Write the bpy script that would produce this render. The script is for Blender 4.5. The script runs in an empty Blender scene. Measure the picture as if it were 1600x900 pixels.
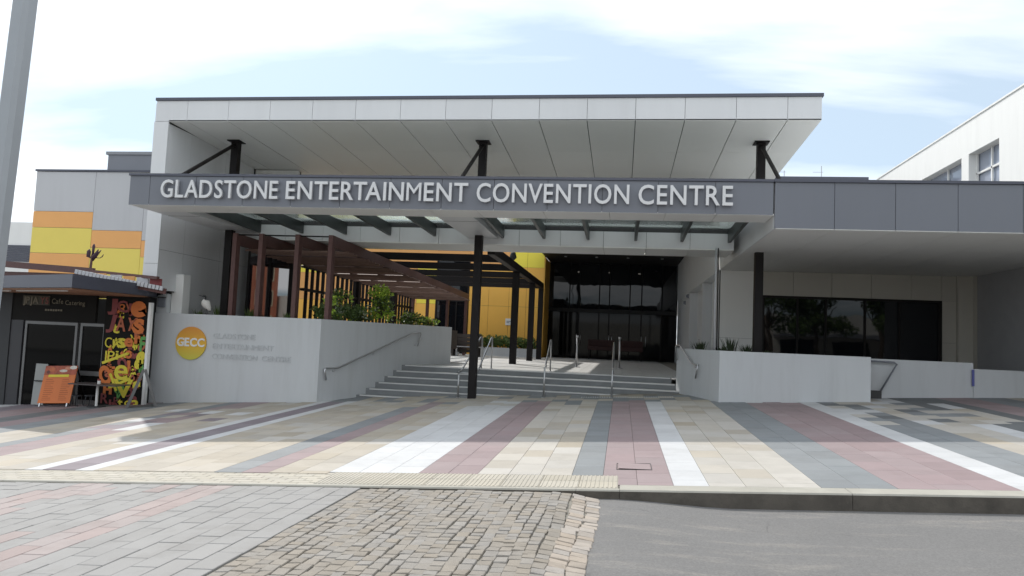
import bpy, math, random
from mathutils import Vector, Matrix, Quaternion
from mathutils import noise as mnoise
R = random.Random(7)
SC = bpy.context.scene
COL = SC.collection

# ------------------------------------------------------------------ camera
cam_d = bpy.data.cameras.new("camera")
cam = bpy.data.objects.new("camera", cam_d)
COL.objects.link(cam)
SC.camera = cam
YAW, PITCH, ROLL = math.radians(8.6), math.radians(3.96), math.radians(2.45)
fw = Vector((-math.sin(YAW)*math.cos(PITCH), math.cos(YAW)*math.cos(PITCH), math.sin(PITCH)))
rt = Vector((math.cos(YAW), math.sin(YAW), 0)); up = rt.cross(fw)
cr = math.cos(ROLL)*rt + math.sin(ROLL)*up
cu = -math.sin(ROLL)*rt + math.cos(ROLL)*up
m = Matrix.Identity(4)
for i in range(3):
    m[i][0] = cr[i]; m[i][1] = cu[i]; m[i][2] = -fw[i]
m[0][3], m[1][3], m[2][3] = 0, 0, 1.6
cam.matrix_world = m
cam_d.sensor_width = 36; cam_d.lens = 36*1150/1600
cam_d.clip_start = 0.05; cam_d.clip_end = 2000

# ------------------------------------------------------------------ light
SUN = Vector((-0.60, 0.76, 1.0)).normalized()
el = math.asin(SUN.z)
sd = bpy.data.lights.new("sun", 'SUN'); sun = bpy.data.objects.new("sun", sd); COL.objects.link(sun)
sd.energy = 2.05; sd.angle = math.radians(0.9); sd.color = (1.0, 0.96, 0.9)
sun.rotation_euler = SUN.to_track_quat('Z', 'Y').to_euler()
sun.location = (0, 0, 30)
W = bpy.data.worlds.new("World"); SC.world = W; W.use_nodes = True
nt = W.node_tree; nt.nodes.clear()
def N(tree, typ, **kw):
    n = tree.nodes.new(typ)
    for k, v in kw.items(): setattr(n, k, v)
    return n
out = N(nt, 'ShaderNodeOutputWorld'); bg = N(nt, 'ShaderNodeBackground'); bg.inputs['Strength'].default_value = 0.1
sky = N(nt, 'ShaderNodeTexSky', sky_type='NISHITA'); sky.sun_disc = False
sky.sun_elevation = el; sky.sun_rotation = math.radians(360-38.3)
sky.air_density = 1.0; sky.dust_density = 1.5; sky.ozone_density = 1.0
SKYLOC = (4.3, 2.2, 0)
tc = N(nt, 'ShaderNodeTexCoord'); sep = N(nt, 'ShaderNodeSeparateXYZ')
nt.links.new(tc.outputs['Generated'], sep.inputs[0])
zz = N(nt, 'ShaderNodeMath', operation='MAXIMUM'); zz.inputs[1].default_value = 0.0
nt.links.new(sep.outputs['Z'], zz.inputs[0])
za = N(nt, 'ShaderNodeMath', operation='ADD'); za.inputs[1].default_value = 0.10
nt.links.new(zz.outputs[0], za.inputs[0])
dx = N(nt, 'ShaderNodeMath', operation='DIVIDE'); dy = N(nt, 'ShaderNodeMath', operation='DIVIDE')
nt.links.new(sep.outputs['X'], dx.inputs[0]); nt.links.new(za.outputs[0], dx.inputs[1])
nt.links.new(sep.outputs['Y'], dy.inputs[0]); nt.links.new(za.outputs[0], dy.inputs[1])
cmb = N(nt, 'ShaderNodeCombineXYZ')
nt.links.new(dx.outputs[0], cmb.inputs[0]); nt.links.new(dy.outputs[0], cmb.inputs[1])
mp = N(nt, 'ShaderNodeMapping'); mp.inputs['Scale'].default_value = (0.7, 1.5, 1); mp.inputs['Location'].default_value = SKYLOC
nt.links.new(cmb.outputs[0], mp.inputs[0])
nz = N(nt, 'ShaderNodeTexNoise'); nz.inputs['Scale'].default_value = 0.62; nz.inputs['Detail'].default_value = 7
nz.inputs['Roughness'].default_value = 0.52; nz.inputs['Distortion'].default_value = 0.3
nt.links.new(mp.outputs[0], nz.inputs['Vector'])
rmp = N(nt, 'ShaderNodeValToRGB')
rmp.color_ramp.elements[0].position = 0.45; rmp.color_ramp.elements[0].color = (0.08, 0.08, 0.08, 1)
rmp.color_ramp.elements[1].position = 0.70; rmp.color_ramp.elements[1].color = (1, 1, 1, 1)
zb_r = N(nt, 'ShaderNodeValToRGB'); ze = zb_r.color_ramp.elements
ze[0].position = 0.06; ze[0].color = (.10,.10,.10,1); ze[1].position = 0.50; ze[1].color = (.12,.12,.12,1)
for p_, v_ in ((0.15,.07),(0.20,.0),(0.27,.0),(0.36,.07)):
    q_ = ze.new(p_); q_.color = (v_,v_,v_,1)
nt.links.new(sep.outputs['Z'], zb_r.inputs[0])
adn = N(nt, 'ShaderNodeMath', operation='ADD'); nt.links.new(nz.outputs['Fac'], adn.inputs[0]); nt.links.new(zb_r.outputs[0], adn.inputs[1])
nt.links.new(adn.outputs[0], rmp.inputs[0])
cm = N(nt, 'ShaderNodeMix', data_type='RGBA')
nt.links.new(rmp.outputs[0], cm.inputs[0])
blue = N(nt, 'ShaderNodeMix', data_type='RGBA'); blue.blend_type = 'MULTIPLY'; blue.inputs[0].default_value = 1.0
blue.inputs[7].default_value = (0.66, 0.88, 1.08, 1)
nt.links.new(sky.outputs[0], blue.inputs[6])
pale = N(nt, 'ShaderNodeMix', data_type='RGBA'); pale.inputs[0].default_value = 0.72; pale.inputs[7].default_value = (4.15, 5.0, 5.6, 1)
nt.links.new(blue.outputs[2], pale.inputs[6]); nt.links.new(pale.outputs[2], cm.inputs[6])
cm.inputs[7].default_value = (9.6, 9.8, 10.1, 1)
nt.links.new(cm.outputs[2], bg.inputs[0]); nt.links.new(bg.outputs[0], out.inputs[0])
vs = SC.view_settings
vs.view_transform = 'Standard'; vs.look = 'None'; vs.exposure = 0.68; vs.gamma = 1.0
try: vs.use_curve_mapping = False
except Exception: pass

# ------------------------------------------------------------------ helpers
class MB:
    def __init__(s): s.v = []; s.f = []; s.mi = []; s.cur = 0
    def add(s, vs, fs):
        o = len(s.v); s.v += [tuple(v) for v in vs]
        for f in fs: s.f.append(tuple(o+i for i in f)); s.mi.append(s.cur)
        return s
    def box(s, x0, x1, y0, y1, z0, z1):
        return s.add([(x0,y0,z0),(x1,y0,z0),(x1,y1,z0),(x0,y1,z0),(x0,y0,z1),(x1,y0,z1),(x1,y1,z1),(x0,y1,z1)],
              [(0,3,2,1),(4,5,6,7),(0,1,5,4),(1,2,6,5),(2,3,7,6),(3,0,4,7)])
    def obox(s, c, ax, ay, az, hx, hy, hz):
        c = Vector(c); P = []
        for k in (-1, 1):
            for (i, j) in ((-1,-1),(1,-1),(1,1),(-1,1)):
                P.append(c + ax*hx*i + ay*hy*j + az*hz*k)
        return s.add(P, [(0,3,2,1),(4,5,6,7),(0,1,5,4),(1,2,6,5),(2,3,7,6),(3,0,4,7)])
    def bar(s, a, b, w, h, upv=(0,0,1)):
        a, b = Vector(a), Vector(b); d = (b-a); L = d.length; d.normalize()
        x = d.cross(Vector(upv))
        if x.length < 1e-4: x = Vector((1,0,0))
        x.normalize(); z = x.cross(d)
        return s.obox((a+b)/2, x, d, z, w/2, L/2, h/2)
    def tube(s, pts, r, n=8, cap=True):
        pts = [Vector(p) for p in pts]; rs = r if isinstance(r, (list, tuple)) else [r]*len(pts)
        o = len(s.v); prev = None
        for i, p in enumerate(pts):
            if i == 0: d = pts[1]-p
            elif i == len(pts)-1: d = p-pts[i-1]
            else: d = (pts[i+1]-p).normalized() + (p-pts[i-1]).normalized()
            d.normalize()
            if prev is None:
                x = d.orthogonal().normalized()
            else:
                x = prev - d*prev.dot(d); x.normalize()
            prev = x; y = d.cross(x)
            for k in range(n):
                a = 2*math.pi*k/n
                s.v.append(tuple(p + (x*math.cos(a)+y*math.sin(a))*rs[i]))
        for i in range(len(pts)-1):
            for k in range(n):
                k2 = (k+1) % n
                s.f.append((o+i*n+k, o+i*n+k2, o+(i+1)*n+k2, o+(i+1)*n+k)); s.mi.append(s.cur)
        if cap:
            s.f.append(tuple(o+k for k in reversed(range(n)))); s.mi.append(s.cur)
            s.f.append(tuple(o+(len(pts)-1)*n+k for k in range(n))); s.mi.append(s.cur)
        return s
    def prism(s, poly, z0, z1):
        n = len(poly); vs = [(p[0],p[1],z0) for p in poly]+[(p[0],p[1],z1) for p in poly]
        fs = [tuple(reversed(range(n))), tuple(range(n, 2*n))] + [(i,(i+1)%n,n+(i+1)%n,n+i) for i in range(n)]
        return s.add(vs, fs)
    def mesh(s, name, mats, smooth=False):
        me = bpy.data.meshes.new(name); me.from_pydata(s.v, [], s.f)
        for mt in (mats if isinstance(mats, (list, tuple)) else [mats]): me.materials.append(mt)
        if any(s.mi): me.polygons.foreach_set('material_index', s.mi)
        if smooth: me.polygons.foreach_set('use_smooth', [True]*len(me.polygons))
        me.update(); return me
    def build(s, name, mats, parent=None, smooth=False, bevel=0, stuff=False):
        o = bpy.data.objects.new(name, s.mesh(name, mats, smooth)); COL.objects.link(o)
        if parent is not None: o.parent = parent
        if bevel:
            b = o.modifiers.new("bevel", 'BEVEL'); b.width = bevel; b.segments = 2; b.limit_method = 'ANGLE'
        if stuff: o['kind'] = 'stuff'
        return o
def inst(name, me, parent, M):
    o = bpy.data.objects.new(name, me); COL.objects.link(o); o.parent = parent; o.matrix_world = M; return o
def tag(o, label=None, cat=None, group=None, kind=None):
    for k, v in (('label',label),('category',cat),('group',group),('kind',kind)):
        if v: o[k] = v
    return o
def thing(name, label, cat, loc=(0,0,0), group=None, kind=None):
    # an Empty at the thing's base; its parts keep world coordinates
    o = bpy.data.objects.new(name, None); COL.objects.link(o); o.empty_display_size = 0.2
    return tag(o, label, cat, group, kind)
def struct(name):
    o = bpy.data.objects.new(name, None); COL.objects.link(o); o['kind'] = 'structure'; return o
def copy_tree(o, loc, parent=None):
    c = o.copy(); COL.objects.link(c)
    if parent: c.parent = parent
    else: c.location = loc
    for ch in o.children: copy_tree(ch, None, c)
    return c

# ------------------------------------------------------------------ materials
def mat(name, col, rough=0.6, var=0.05, scale=3.0, rnd=0.0, bump=0.0, bscale=40.0, metal=0.0, spec=0.5, tint=0.0,
        dirt=0.0, dirtcol=(0.08,0.07,0.06), streak=False, fine=0.0, fscale=120.0):
    mt = bpy.data.materials.new(name); mt.use_nodes = True; t = mt.node_tree
    p = t.nodes['Principled BSDF']; p.inputs['Roughness'].default_value = rough
    p.inputs['Metallic'].default_value = metal; p.inputs['Specular IOR Level'].default_value = spec
    geo = N(t, 'ShaderNodeNewGeometry')
    n1 = N(t, 'ShaderNodeTexNoise'); n1.inputs['Scale'].default_value = scale; n1.inputs['Detail'].default_value = 6
    n1.inputs['Roughness'].default_value = 0.6
    vec = geo.outputs['Position']
    if streak:
        mpp = N(t, 'ShaderNodeMapping'); mpp.inputs['Scale'].default_value = (2.5, 2.5, 0.35)
        t.links.new(vec, mpp.inputs[0]); t.links.new(mpp.outputs[0], n1.inputs['Vector'])
    else: t.links.new(vec, n1.inputs['Vector'])
    # brightness factor = 1 + var*(noise-.5)*2 + rnd*(random-.5)*2 + tint*...
    a = N(t, 'ShaderNodeMath', operation='MULTIPLY_ADD'); a.inputs[1].default_value = var*4; a.inputs[2].default_value = 1-var*2
    t.links.new(n1.outputs['Fac'], a.inputs[0]); cur = a.outputs[0]
    if rnd:
        oi = N(t, 'ShaderNodeObjectInfo'); at = N(t, 'ShaderNodeAttribute'); at.attribute_name = 'tint'
        ad = N(t, 'ShaderNodeMath', operation='ADD'); t.links.new(oi.outputs['Random'], ad.inputs[0]); t.links.new(at.outputs['Fac'], ad.inputs[1])
        fr = N(t, 'ShaderNodeMath', operation='FRACT'); t.links.new(ad.outputs[0], fr.inputs[0])
        b = N(t, 'ShaderNodeMath', operation='MULTIPLY_ADD'); b.inputs[1].default_value = rnd*2; b.inputs[2].default_value = -rnd
        t.links.new(fr.outputs[0], b.inputs[0])
        c = N(t, 'ShaderNodeMath', operation='ADD'); t.links.new(cur, c.inputs[0]); t.links.new(b.outputs[0], c.inputs[1]); cur = c.outputs[0]
    if fine:
        n3 = N(t, 'ShaderNodeTexNoise'); n3.inputs['Scale'].default_value = fscale; n3.inputs['Detail'].default_value = 3
        t.links.new(vec, n3.inputs['Vector'])
        b = N(t, 'ShaderNodeMath', operation='MULTIPLY_ADD'); b.inputs[1].default_value = fine*4; b.inputs[2].default_value = -fine*2
        t.links.new(n3.outputs['Fac'], b.inputs[0])
        c = N(t, 'ShaderNodeMath', operation='ADD'); t.links.new(cur, c.inputs[0]); t.links.new(b.outputs[0], c.inputs[1]); cur = c.outputs[0]
    vm = N(t, 'ShaderNodeVectorMath', operation='SCALE'); vm.inputs[0].default_value = col[:3]
    t.links.new(cur, vm.inputs['Scale']); res = vm.outputs[0]
    if tint and rnd:
        hs = N(t, 'ShaderNodeHueSaturation'); mm = N(t, 'ShaderNodeMath', operation='MULTIPLY_ADD')
        wn = N(t, 'ShaderNodeTexWhiteNoise', noise_dimensions='1D'); t.links.new(fr.outputs[0], wn.inputs['W'])
        mm.inputs[1].default_value = tint*2; mm.inputs[2].default_value = 1-tint
        t.links.new(wn.outputs['Value'], mm.inputs[0]); t.links.new(mm.outputs[0], hs.inputs['Saturation'])
        t.links.new(res, hs.inputs['Color']); res = hs.outputs[0]
    if dirt:
        n2 = N(t, 'ShaderNodeTexNoise'); n2.inputs['Scale'].default_value = scale*0.7; n2.inputs['Detail'].default_value = 8
        n2.inputs['Roughness'].default_value = 0.7
        mp2 = N(t, 'ShaderNodeMapping'); mp2.inputs['Location'].default_value = (5.3, 2.1, 7.7)
        if streak: mp2.inputs['Scale'].default_value = (3, 3, 0.3)
        t.links.new(vec, mp2.inputs[0]); t.links.new(mp2.outputs[0], n2.inputs['Vector'])
        rp = N(t, 'ShaderNodeMapRange'); rp.inputs[1].default_value = 0.5; rp.inputs[2].default_value = 0.72
        rp.inputs[3].default_value = 0; rp.inputs[4].default_value = dirt
        t.links.new(n2.outputs['Fac'], rp.inputs[0])
        mx = N(t, 'ShaderNodeMix', data_type='RGBA'); t.links.new(rp.outputs[0], mx.inputs[0])
        t.links.new(res, mx.inputs[6]); mx.inputs[7].default_value = (*dirtcol, 1); res = mx.outputs[2]
    t.links.new(res, p.inputs['Base Color'])
    if bump:
        nb = N(t, 'ShaderNodeTexNoise'); nb.inputs['Scale'].default_value = bscale; nb.inputs['Detail'].default_value = 4
        t.links.new(vec, nb.inputs['Vector'])
        bp = N(t, 'ShaderNodeBump'); bp.inputs['Strength'].default_value = 1.0; bp.inputs['Distance'].default_value = bump
        t.links.new(nb.outputs['Fac'], bp.inputs['Height']); t.links.new(bp.outputs[0], p.inputs['Normal'])
    return mt
def emis(name, col, st):
    mt = bpy.data.materials.new(name); mt.use_nodes = True; p = mt.node_tree.nodes['Principled BSDF']
    p.inputs['Base Color'].default_value = (*col, 1); p.inputs['Emission Color'].default_value = (*col, 1)
    p.inputs['Emission Strength'].default_value = st; return mt
def glassy(name, col, rough=0.02, ior=1.6, bump=0.0):
    mt = mat(name, col, rough=rough, var=0.0); p = mt.node_tree.nodes['Principled BSDF']; p.inputs['IOR'].default_value = ior
    if bump:
        t = mt.node_tree; geo = N(t, 'ShaderNodeNewGeometry'); nb = N(t, 'ShaderNodeTexNoise'); nb.inputs['Scale'].default_value = 0.8
        t.links.new(geo.outputs['Position'], nb.inputs['Vector'])
        bp = N(t, 'ShaderNodeBump'); bp.inputs['Distance'].default_value = bump
        t.links.new(nb.outputs['Fac'], bp.inputs['Height']); t.links.new(bp.outputs[0], p.inputs['Normal'])
    return mt
M = {}
M['panel'] = mat('white_composite_panel', (0.67,0.68,0.685), 0.42, 0.03, 0.8, rnd=0.02, dirt=0.06, streak=True)
M['soffit'] = mat('white_soffit_panel', (0.80,0.80,0.775), 0.5, 0.02, 0.6, rnd=0.018)
M['greyfas'] = mat('grey_fascia_panel', (0.155,0.165,0.19), 0.38, 0.03, 0.9, rnd=0.03, dirt=0.08, dirtcol=(0.2,0.2,0.2), streak=True)
M['flash'] = mat('slate_roof_flashing', (0.075,0.08,0.105), 0.45, 0.05, 2)
M['joint'] = mat('dark_joint_backing', (0.06,0.06,0.06), 0.8)
M['render'] = mat('pale_rendered_wall', (0.53,0.545,0.555), 0.75, 0.025, 1.4, bump=0.0012, bscale=90, dirt=0.22, dirtcol=(0.32,0.32,0.31), streak=True)
M['black'] = mat('black_painted_steel', (0.009,0.007,0.007), 0.55, 0.08, 5, spec=0.25)
M['rafter'] = mat('dark_green_steel', (0.035,0.042,0.04), 0.4, 0.06, 5)
M['timber'] = mat('red_brown_timber', (0.105,0.048,0.042), 0.6, 0.15, 9, rnd=0.08, fine=0.08, fscale=40)
M['batten'] = mat('grey_brown_timber_batten', (0.20,0.125,0.10), 0.65, 0.15, 8, rnd=0.2)
M['yellow'] = mat('yellow_wall_panel', (0.74,0.60,0.12), 0.55, 0.03, 1.2, rnd=0.02)
M['orange'] = mat('orange_wall_panel', (0.74,0.37,0.12), 0.55, 0.03, 1.2, rnd=0.02)
M['amber'] = mat('amber_wall_panel', (0.86,0.47,0.08), 0.5, 0.04, 1.0, rnd=0.03)
M['byellow'] = mat('bright_yellow_panel', (0.86,0.72,0.07), 0.5, 0.03, 1.0, rnd=0.02)
M['lgrey'] = mat('light_grey_wall_panel', (0.47,0.475,0.49), 0.6, 0.03, 0.7, rnd=0.02, dirt=0.06, streak=True)
M['mgrey'] = mat('mid_grey_metal_cladding', (0.19,0.20,0.225), 0.5, 0.05, 1.0)
M['white'] = mat('white_paint', (0.74,0.74,0.72), 0.6, 0.03, 1.0, dirt=0.08, dirtcol=(0.4,0.39,0.36), streak=True)
M['steel'] = mat('brushed_stainless', (0.55,0.55,0.56), 0.32, 0.04, 20, metal=1.0)
M['letter'] = mat('brushed_metal_letter', (0.62,0.62,0.62), 0.45, 0.05, 6, metal=0.35)
M['step'] = mat('grey_step_concrete', (0.20,0.21,0.215), 0.7, 0.08, 3, rnd=0.04, dirt=0.25, dirtcol=(0.11,0.11,0.11), fine=0.03)
M['nosing'] = mat('pale_step_nosing', (0.58,0.58,0.57), 0.6, 0.06, 5)
M['land'] = mat('pale_landing_paver', (0.50,0.50,0.49), 0.7, 0.05, 2, rnd=0.06)
M['glass'] = glassy('dark_reflective_glass', (0.006,0.007,0.009), 0.02, 1.42, 0.004)
M['glassd'] = glassy('dark_door_glass', (0.005,0.005,0.006), 0.04, 1.25)
M['glass2'] = glassy('shopfront_glass', (0.008,0.008,0.008), 0.05, 1.22)
M['glass3'] = glassy('mirror_tinted_glass', (0.015,0.016,0.02), 0.015, 2.6)
M['dark'] = mat('dark_interior', (0.012,0.012,0.012), 0.7)
M['ceil'] = mat('black_ceiling', (0.014,0.013,0.013), 0.6)
M['soil'] = mat('planter_soil', (0.05,0.035,0.025), 0.95, 0.3, 12, bump=0.02, bscale=20)
M['leafb'] = mat('bright_green_leaf', (0.38,0.54,0.06), 0.5, 0.25, 6, fine=0.2, fscale=30)
M['leafd'] = mat('dark_green_leaf', (0.11,0.17,0.045), 0.5, 0.3, 6, fine=0.2, fscale=30)
M['leafp'] = mat('pale_grey_green_leaf', (0.42,0.48,0.34), 0.5, 0.2, 6)
M['stem'] = mat('brown_stem', (0.09,0.065,0.045), 0.8)
M['kerb'] = mat('kerb_concrete', (0.36,0.345,0.30), 0.8, 0.12, 4, rnd=0.04, bump=0.002, bscale=80, dirt=0.2, dirtcol=(0.2,0.18,0.15))
M['kerbf'] = mat('stained_kerb_face', (0.085,0.075,0.062), 0.85, 0.25, 5, bump=0.003, bscale=60, dirt=0.6, dirtcol=(0.035,0.03,0.025))  # kerb face, much darker than the kerb top
M['asph'] = mat('worn_grey_asphalt', (0.150,0.147,0.144), 0.85, 0.07, 0.9, bump=0.004, bscale=160, dirt=0.28, dirtcol=(0.19,0.18,0.165), fine=0.10, fscale=190)
def asphalt_extra(mt):
    t = mt.node_tree; p = t.nodes['Principled BSDF']; src = p.inputs['Base Color'].links[0].from_socket
    geo = N(t, 'ShaderNodeNewGeometry')
    ns = N(t, 'ShaderNodeTexNoise'); ns.inputs['Scale'].default_value = 1.3; ns.inputs['Detail'].default_value = 4; t.links.new(geo.outputs['Position'], ns.inputs['Vector'])
    wv = N(t, 'ShaderNodeMix', data_type='VECTOR'); wv.inputs[0].default_value = 0.25
    t.links.new(geo.outputs['Position'], wv.inputs[4]); t.links.new(ns.outputs['Color'], wv.inputs[5])
    vo = N(t, 'ShaderNodeTexVoronoi', feature='DISTANCE_TO_EDGE'); vo.inputs['Scale'].default_value = 0.75; t.links.new(wv.outputs[1], vo.inputs['Vector'])
    l = N(t, 'ShaderNodeMapRange'); l.inputs[1].default_value = 0.0015; l.inputs[2].default_value = 0.006; l.inputs[3].default_value = 0.45; l.inputs[4].default_value = 0.0
    t.links.new(vo.outputs['Distance'], l.inputs[0])
    mk = N(t, 'ShaderNodeMapRange'); mk.inputs[1].default_value = 0.52; mk.inputs[2].default_value = 0.60; t.links.new(ns.outputs['Fac'], mk.inputs[0])
    ml = N(t, 'ShaderNodeMath', operation='MULTIPLY'); t.links.new(l.outputs[0], ml.inputs[0]); t.links.new(mk.outputs[0], ml.inputs[1])
    mx = N(t, 'ShaderNodeMix', data_type='RGBA'); t.links.new(ml.outputs[0], mx.inputs[0]); t.links.new(src, mx.inputs[6]); mx.inputs[7].default_value = (.07,.068,.065,1)
    # pale worn scuffs and aggregate specks
    mp3 = N(t, 'ShaderNodeMapping'); mp3.inputs['Scale'].default_value = (0.55, 2.4, 1); t.links.new(geo.outputs['Position'], mp3.inputs[0])
    n2 = N(t, 'ShaderNodeTexNoise'); n2.inputs['Scale'].default_value = 1.6; n2.inputs['Detail'].default_value = 8; n2.inputs['Roughness'].default_value = .72; t.links.new(mp3.outputs[0], n2.inputs['Vector'])
    m2 = N(t, 'ShaderNodeMapRange'); m2.inputs[1].default_value = .52; m2.inputs[2].default_value = .66; m2.inputs[4].default_value = .75; t.links.new(n2.outputs['Fac'], m2.inputs[0])
    mx2 = N(t, 'ShaderNodeMix', data_type='RGBA'); t.links.new(m2.outputs[0], mx2.inputs[0]); t.links.new(mx.outputs[2], mx2.inputs[6]); mx2.inputs[7].default_value = (.23,.215,.195,1)
    v2 = N(t, 'ShaderNodeTexVoronoi'); v2.inputs['Scale'].default_value = 75; t.links.new(geo.outputs['Position'], v2.inputs['Vector'])
    m3 = N(t, 'ShaderNodeMapRange'); m3.inputs[1].default_value = .1; m3.inputs[2].default_value = .9; m3.inputs[3].default_value = .88; m3.inputs[4].default_value = 1.13; t.links.new(v2.outputs['Color'], m3.inputs[0])
    sc = N(t, 'ShaderNodeVectorMath', operation='SCALE'); t.links.new(mx2.outputs[2], sc.inputs[0]); t.links.new(m3.outputs[0], sc.inputs['Scale'])
    t.links.new(sc.outputs[0], p.inputs['Base Color'])
asphalt_extra(M['asph'])
M['ground'] = mat('far_ground', (0.30,0.29,0.27), 0.9, 0.1, 0.3)
M['grout'] = mat('paving_joint_sand', (0.23,0.215,0.185), 0.95, 0.2, 20)
def pav(n, c, rnd=0.05, tint=0.15, dirt=0.3):
    return mat(n, c, 0.75, 0.06, 3.0, rnd=rnd, tint=tint, dirt=dirt, dirtcol=(c[0]*.62, c[1]*.6, c[2]*.57), bump=0.0012, bscale=120, fine=0.05, fscale=150)
M['p_white'] = pav('white_granite_paver', (0.50,0.505,0.51), 0.05, 0.05)
M['p_pink'] = pav('dusty_pink_paver', (0.27,0.21,0.213), 0.07, 0.1)
M['p_beige'] = pav('beige_stone_paver', (0.375,0.338,0.282), 0.09, 0.2)
M['p_cream'] = pav('cream_stone_paver', (0.42,0.395,0.355), 0.07, 0.18)
M['p_grey'] = pav('blue_grey_paver', (0.205,0.218,0.226), 0.09)
M['p_dark'] = pav('dark_grey_paver', (0.135,0.143,0.147), 0.10)
M['p_purple'] = pav('purple_grey_paver', (0.20,0.172,0.19), 0.10)
M['p_tact'] = pav('cream_tactile_paver', (0.40,0.37,0.31), 0.06, 0.1, 0.2)
M['b_grey'] = pav('grey_concrete_block', (0.245,0.240,0.234), 0.05, 0.1, 0.5)
M['b_pink'] = pav('pink_concrete_block', (0.29,0.24,0.23), 0.06, 0.2, 0.5)
M['cob'] = mat('grey_brown_granite_sett', (0.24,0.218,0.19), 0.85, 0.10, 12, rnd=0.08, tint=0.35, bump=0.004, bscale=70, fine=0.12, fscale=140)
M['cobp'] = mat('pinkish_granite_sett', (0.33,0.29,0.25), 0.85, 0.12, 12, rnd=0.12, tint=0.35, bump=0.004, bscale=70, fine=0.10, fscale=140)

# ------------------------------------------------------------------ ground surfaces
SXG, SYG = 0.056, 0.015
def zp(x, y):   # plaza
    return 0.15 + SXG*x + SYG*(y-6.9)
def zr(x, y=0): # road
    return SXG*x
def sm(t): t = max(0.0, min(1.0, t)); return t*t*(3-2*t)
def zc(x):      # raised crossing
    a = 0.144 + SXG*x; k = sm((x+0.62)/0.55)
    return a*(1-k) + (zr(x)+0.075)*k
def sheet(name, xs, ys, zf, m_, thick=None):
    b = MB(); nx, ny = len(xs), len(ys)
    b.add([(x, y, zf(x, y)) for y in ys for x in xs],
          [(j*nx+i, j*nx+i+1, (j+1)*nx+i+1, (j+1)*nx+i) for j in range(ny-1) for i in range(nx-1)])
    o = b.build(name, m_); o['kind'] = 'structure'; return o
def lin(a, b, n): return [a+(b-a)*i/n for i in range(n+1)]
cl = lambda x: max(-17.0, min(17.0, x))
ground = sheet('ground', [-400,-60,-17,17,60,400], [-400,-60,-12,60,400], lambda x, y: SXG*cl(x)-0.25, M['ground'])
road = sheet('road', [-60,-17,-14,-0.5,-0.35,-0.2,0,0.2,0.4,0.6,0.8,1.1,1.5,3,6,10,17,60], [-22,-6,0,3,5,5.8,6.2,6.5,6.8,7.1,7.3,7.5,7.9], lambda x, y: SXG*cl(x)-(0.0 if x > -0.55 and x < 20 and x != -0.5 else (0.13 if x < 0 else 0)) + (0.072*sm((1.2-x)/1.3) if x > -0.45 else 0), M['asph'])
far_path = sheet('footpath', [-60,-17,17,60], [-30,-22], lambda x, y: SXG*cl(x)+0.1, M['kerb'])

plaza = sheet('plaza_paving', [-17,-12,-8,-4,0,4,8,12,17], [7.70,12,19.9], lambda x, y: zp(x, y)-0.014, M['grout'])
PN = Vector((-SXG, -SYG, 1)).normalized(); PX = Vector((1, 0, SXG)).normalized(); PY = PN.cross(PX)
def rotm(ax, ay, az, loc):
    mm = Matrix.Identity(4)
    for i in range(3): mm[i][0] = ax[i]; mm[i][1] = ay[i]; mm[i][2] = az[i]; mm[i][3] = loc[i]
    return mm
def tile_mb(b, M4, w, l, h, ch=0.004):
    P = []
    for (z, k) in ((-h, 0), (-ch, 0), (0, ch)):
        for (i, j) in ((-1,-1),(1,-1),(1,1),(-1,1)):
            P.append(M4 @ Vector((i*(w/2-k), j*(l/2-k), z)))
    F = []
    for r in (0, 4):
        for k in range(4): F.append((r+k, r+(k+1)%4, r+4+(k+1)%4, r+4+k))
    F.append((8,9,10,11)); b.add(P, F)
_tc = {}
def tile_mesh(w, l, h, m_, ch=0.004):
    key = (round(w,3), round(l,3), round(h,3), m_.name)
    if key not in _tc:
        b = MB(); tile_mb(b, Matrix.Identity(4), w, l, h, ch); _tc[key] = b.mesh('paver', m_)
    return _tc[key]
def lay(tiles, name, parent, limit=300, ch=0.004):
    """tiles: (M4,w,l,h,mat,priority); the first `limit` by priority are objects, the rest one joined part"""
    tiles.sort(key=lambda t: t[5])
    for t in tiles[:limit]:
        inst(name, tile_mesh(t[1], t[2], t[3], t[4], ch), parent, t[0])
    rest = tiles[limit:]
    if rest:
        mats = []; b = MB(); tints = []
        for t in rest:
            if t[4] not in mats: mats.append(t[4])
            b.cur = mats.index(t[4]); n0 = len(b.f); tile_mb(b, t[0], t[1], t[2], t[3], ch)
            tints += [R.random()]*(len(b.f)-n0)
        me = b.mesh(name, mats); at = me.attributes.new('tint', 'FLOAT', 'FACE'); at.data.foreach_set('value', tints)
        o = bpy.data.objects.new(name, me); COL.objects.link(o); o.parent = parent; o['kind'] = 'stuff'
def infront(x, y, pad=0.6): return -0.96*y-pad < x < 0.50*y+pad

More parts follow.
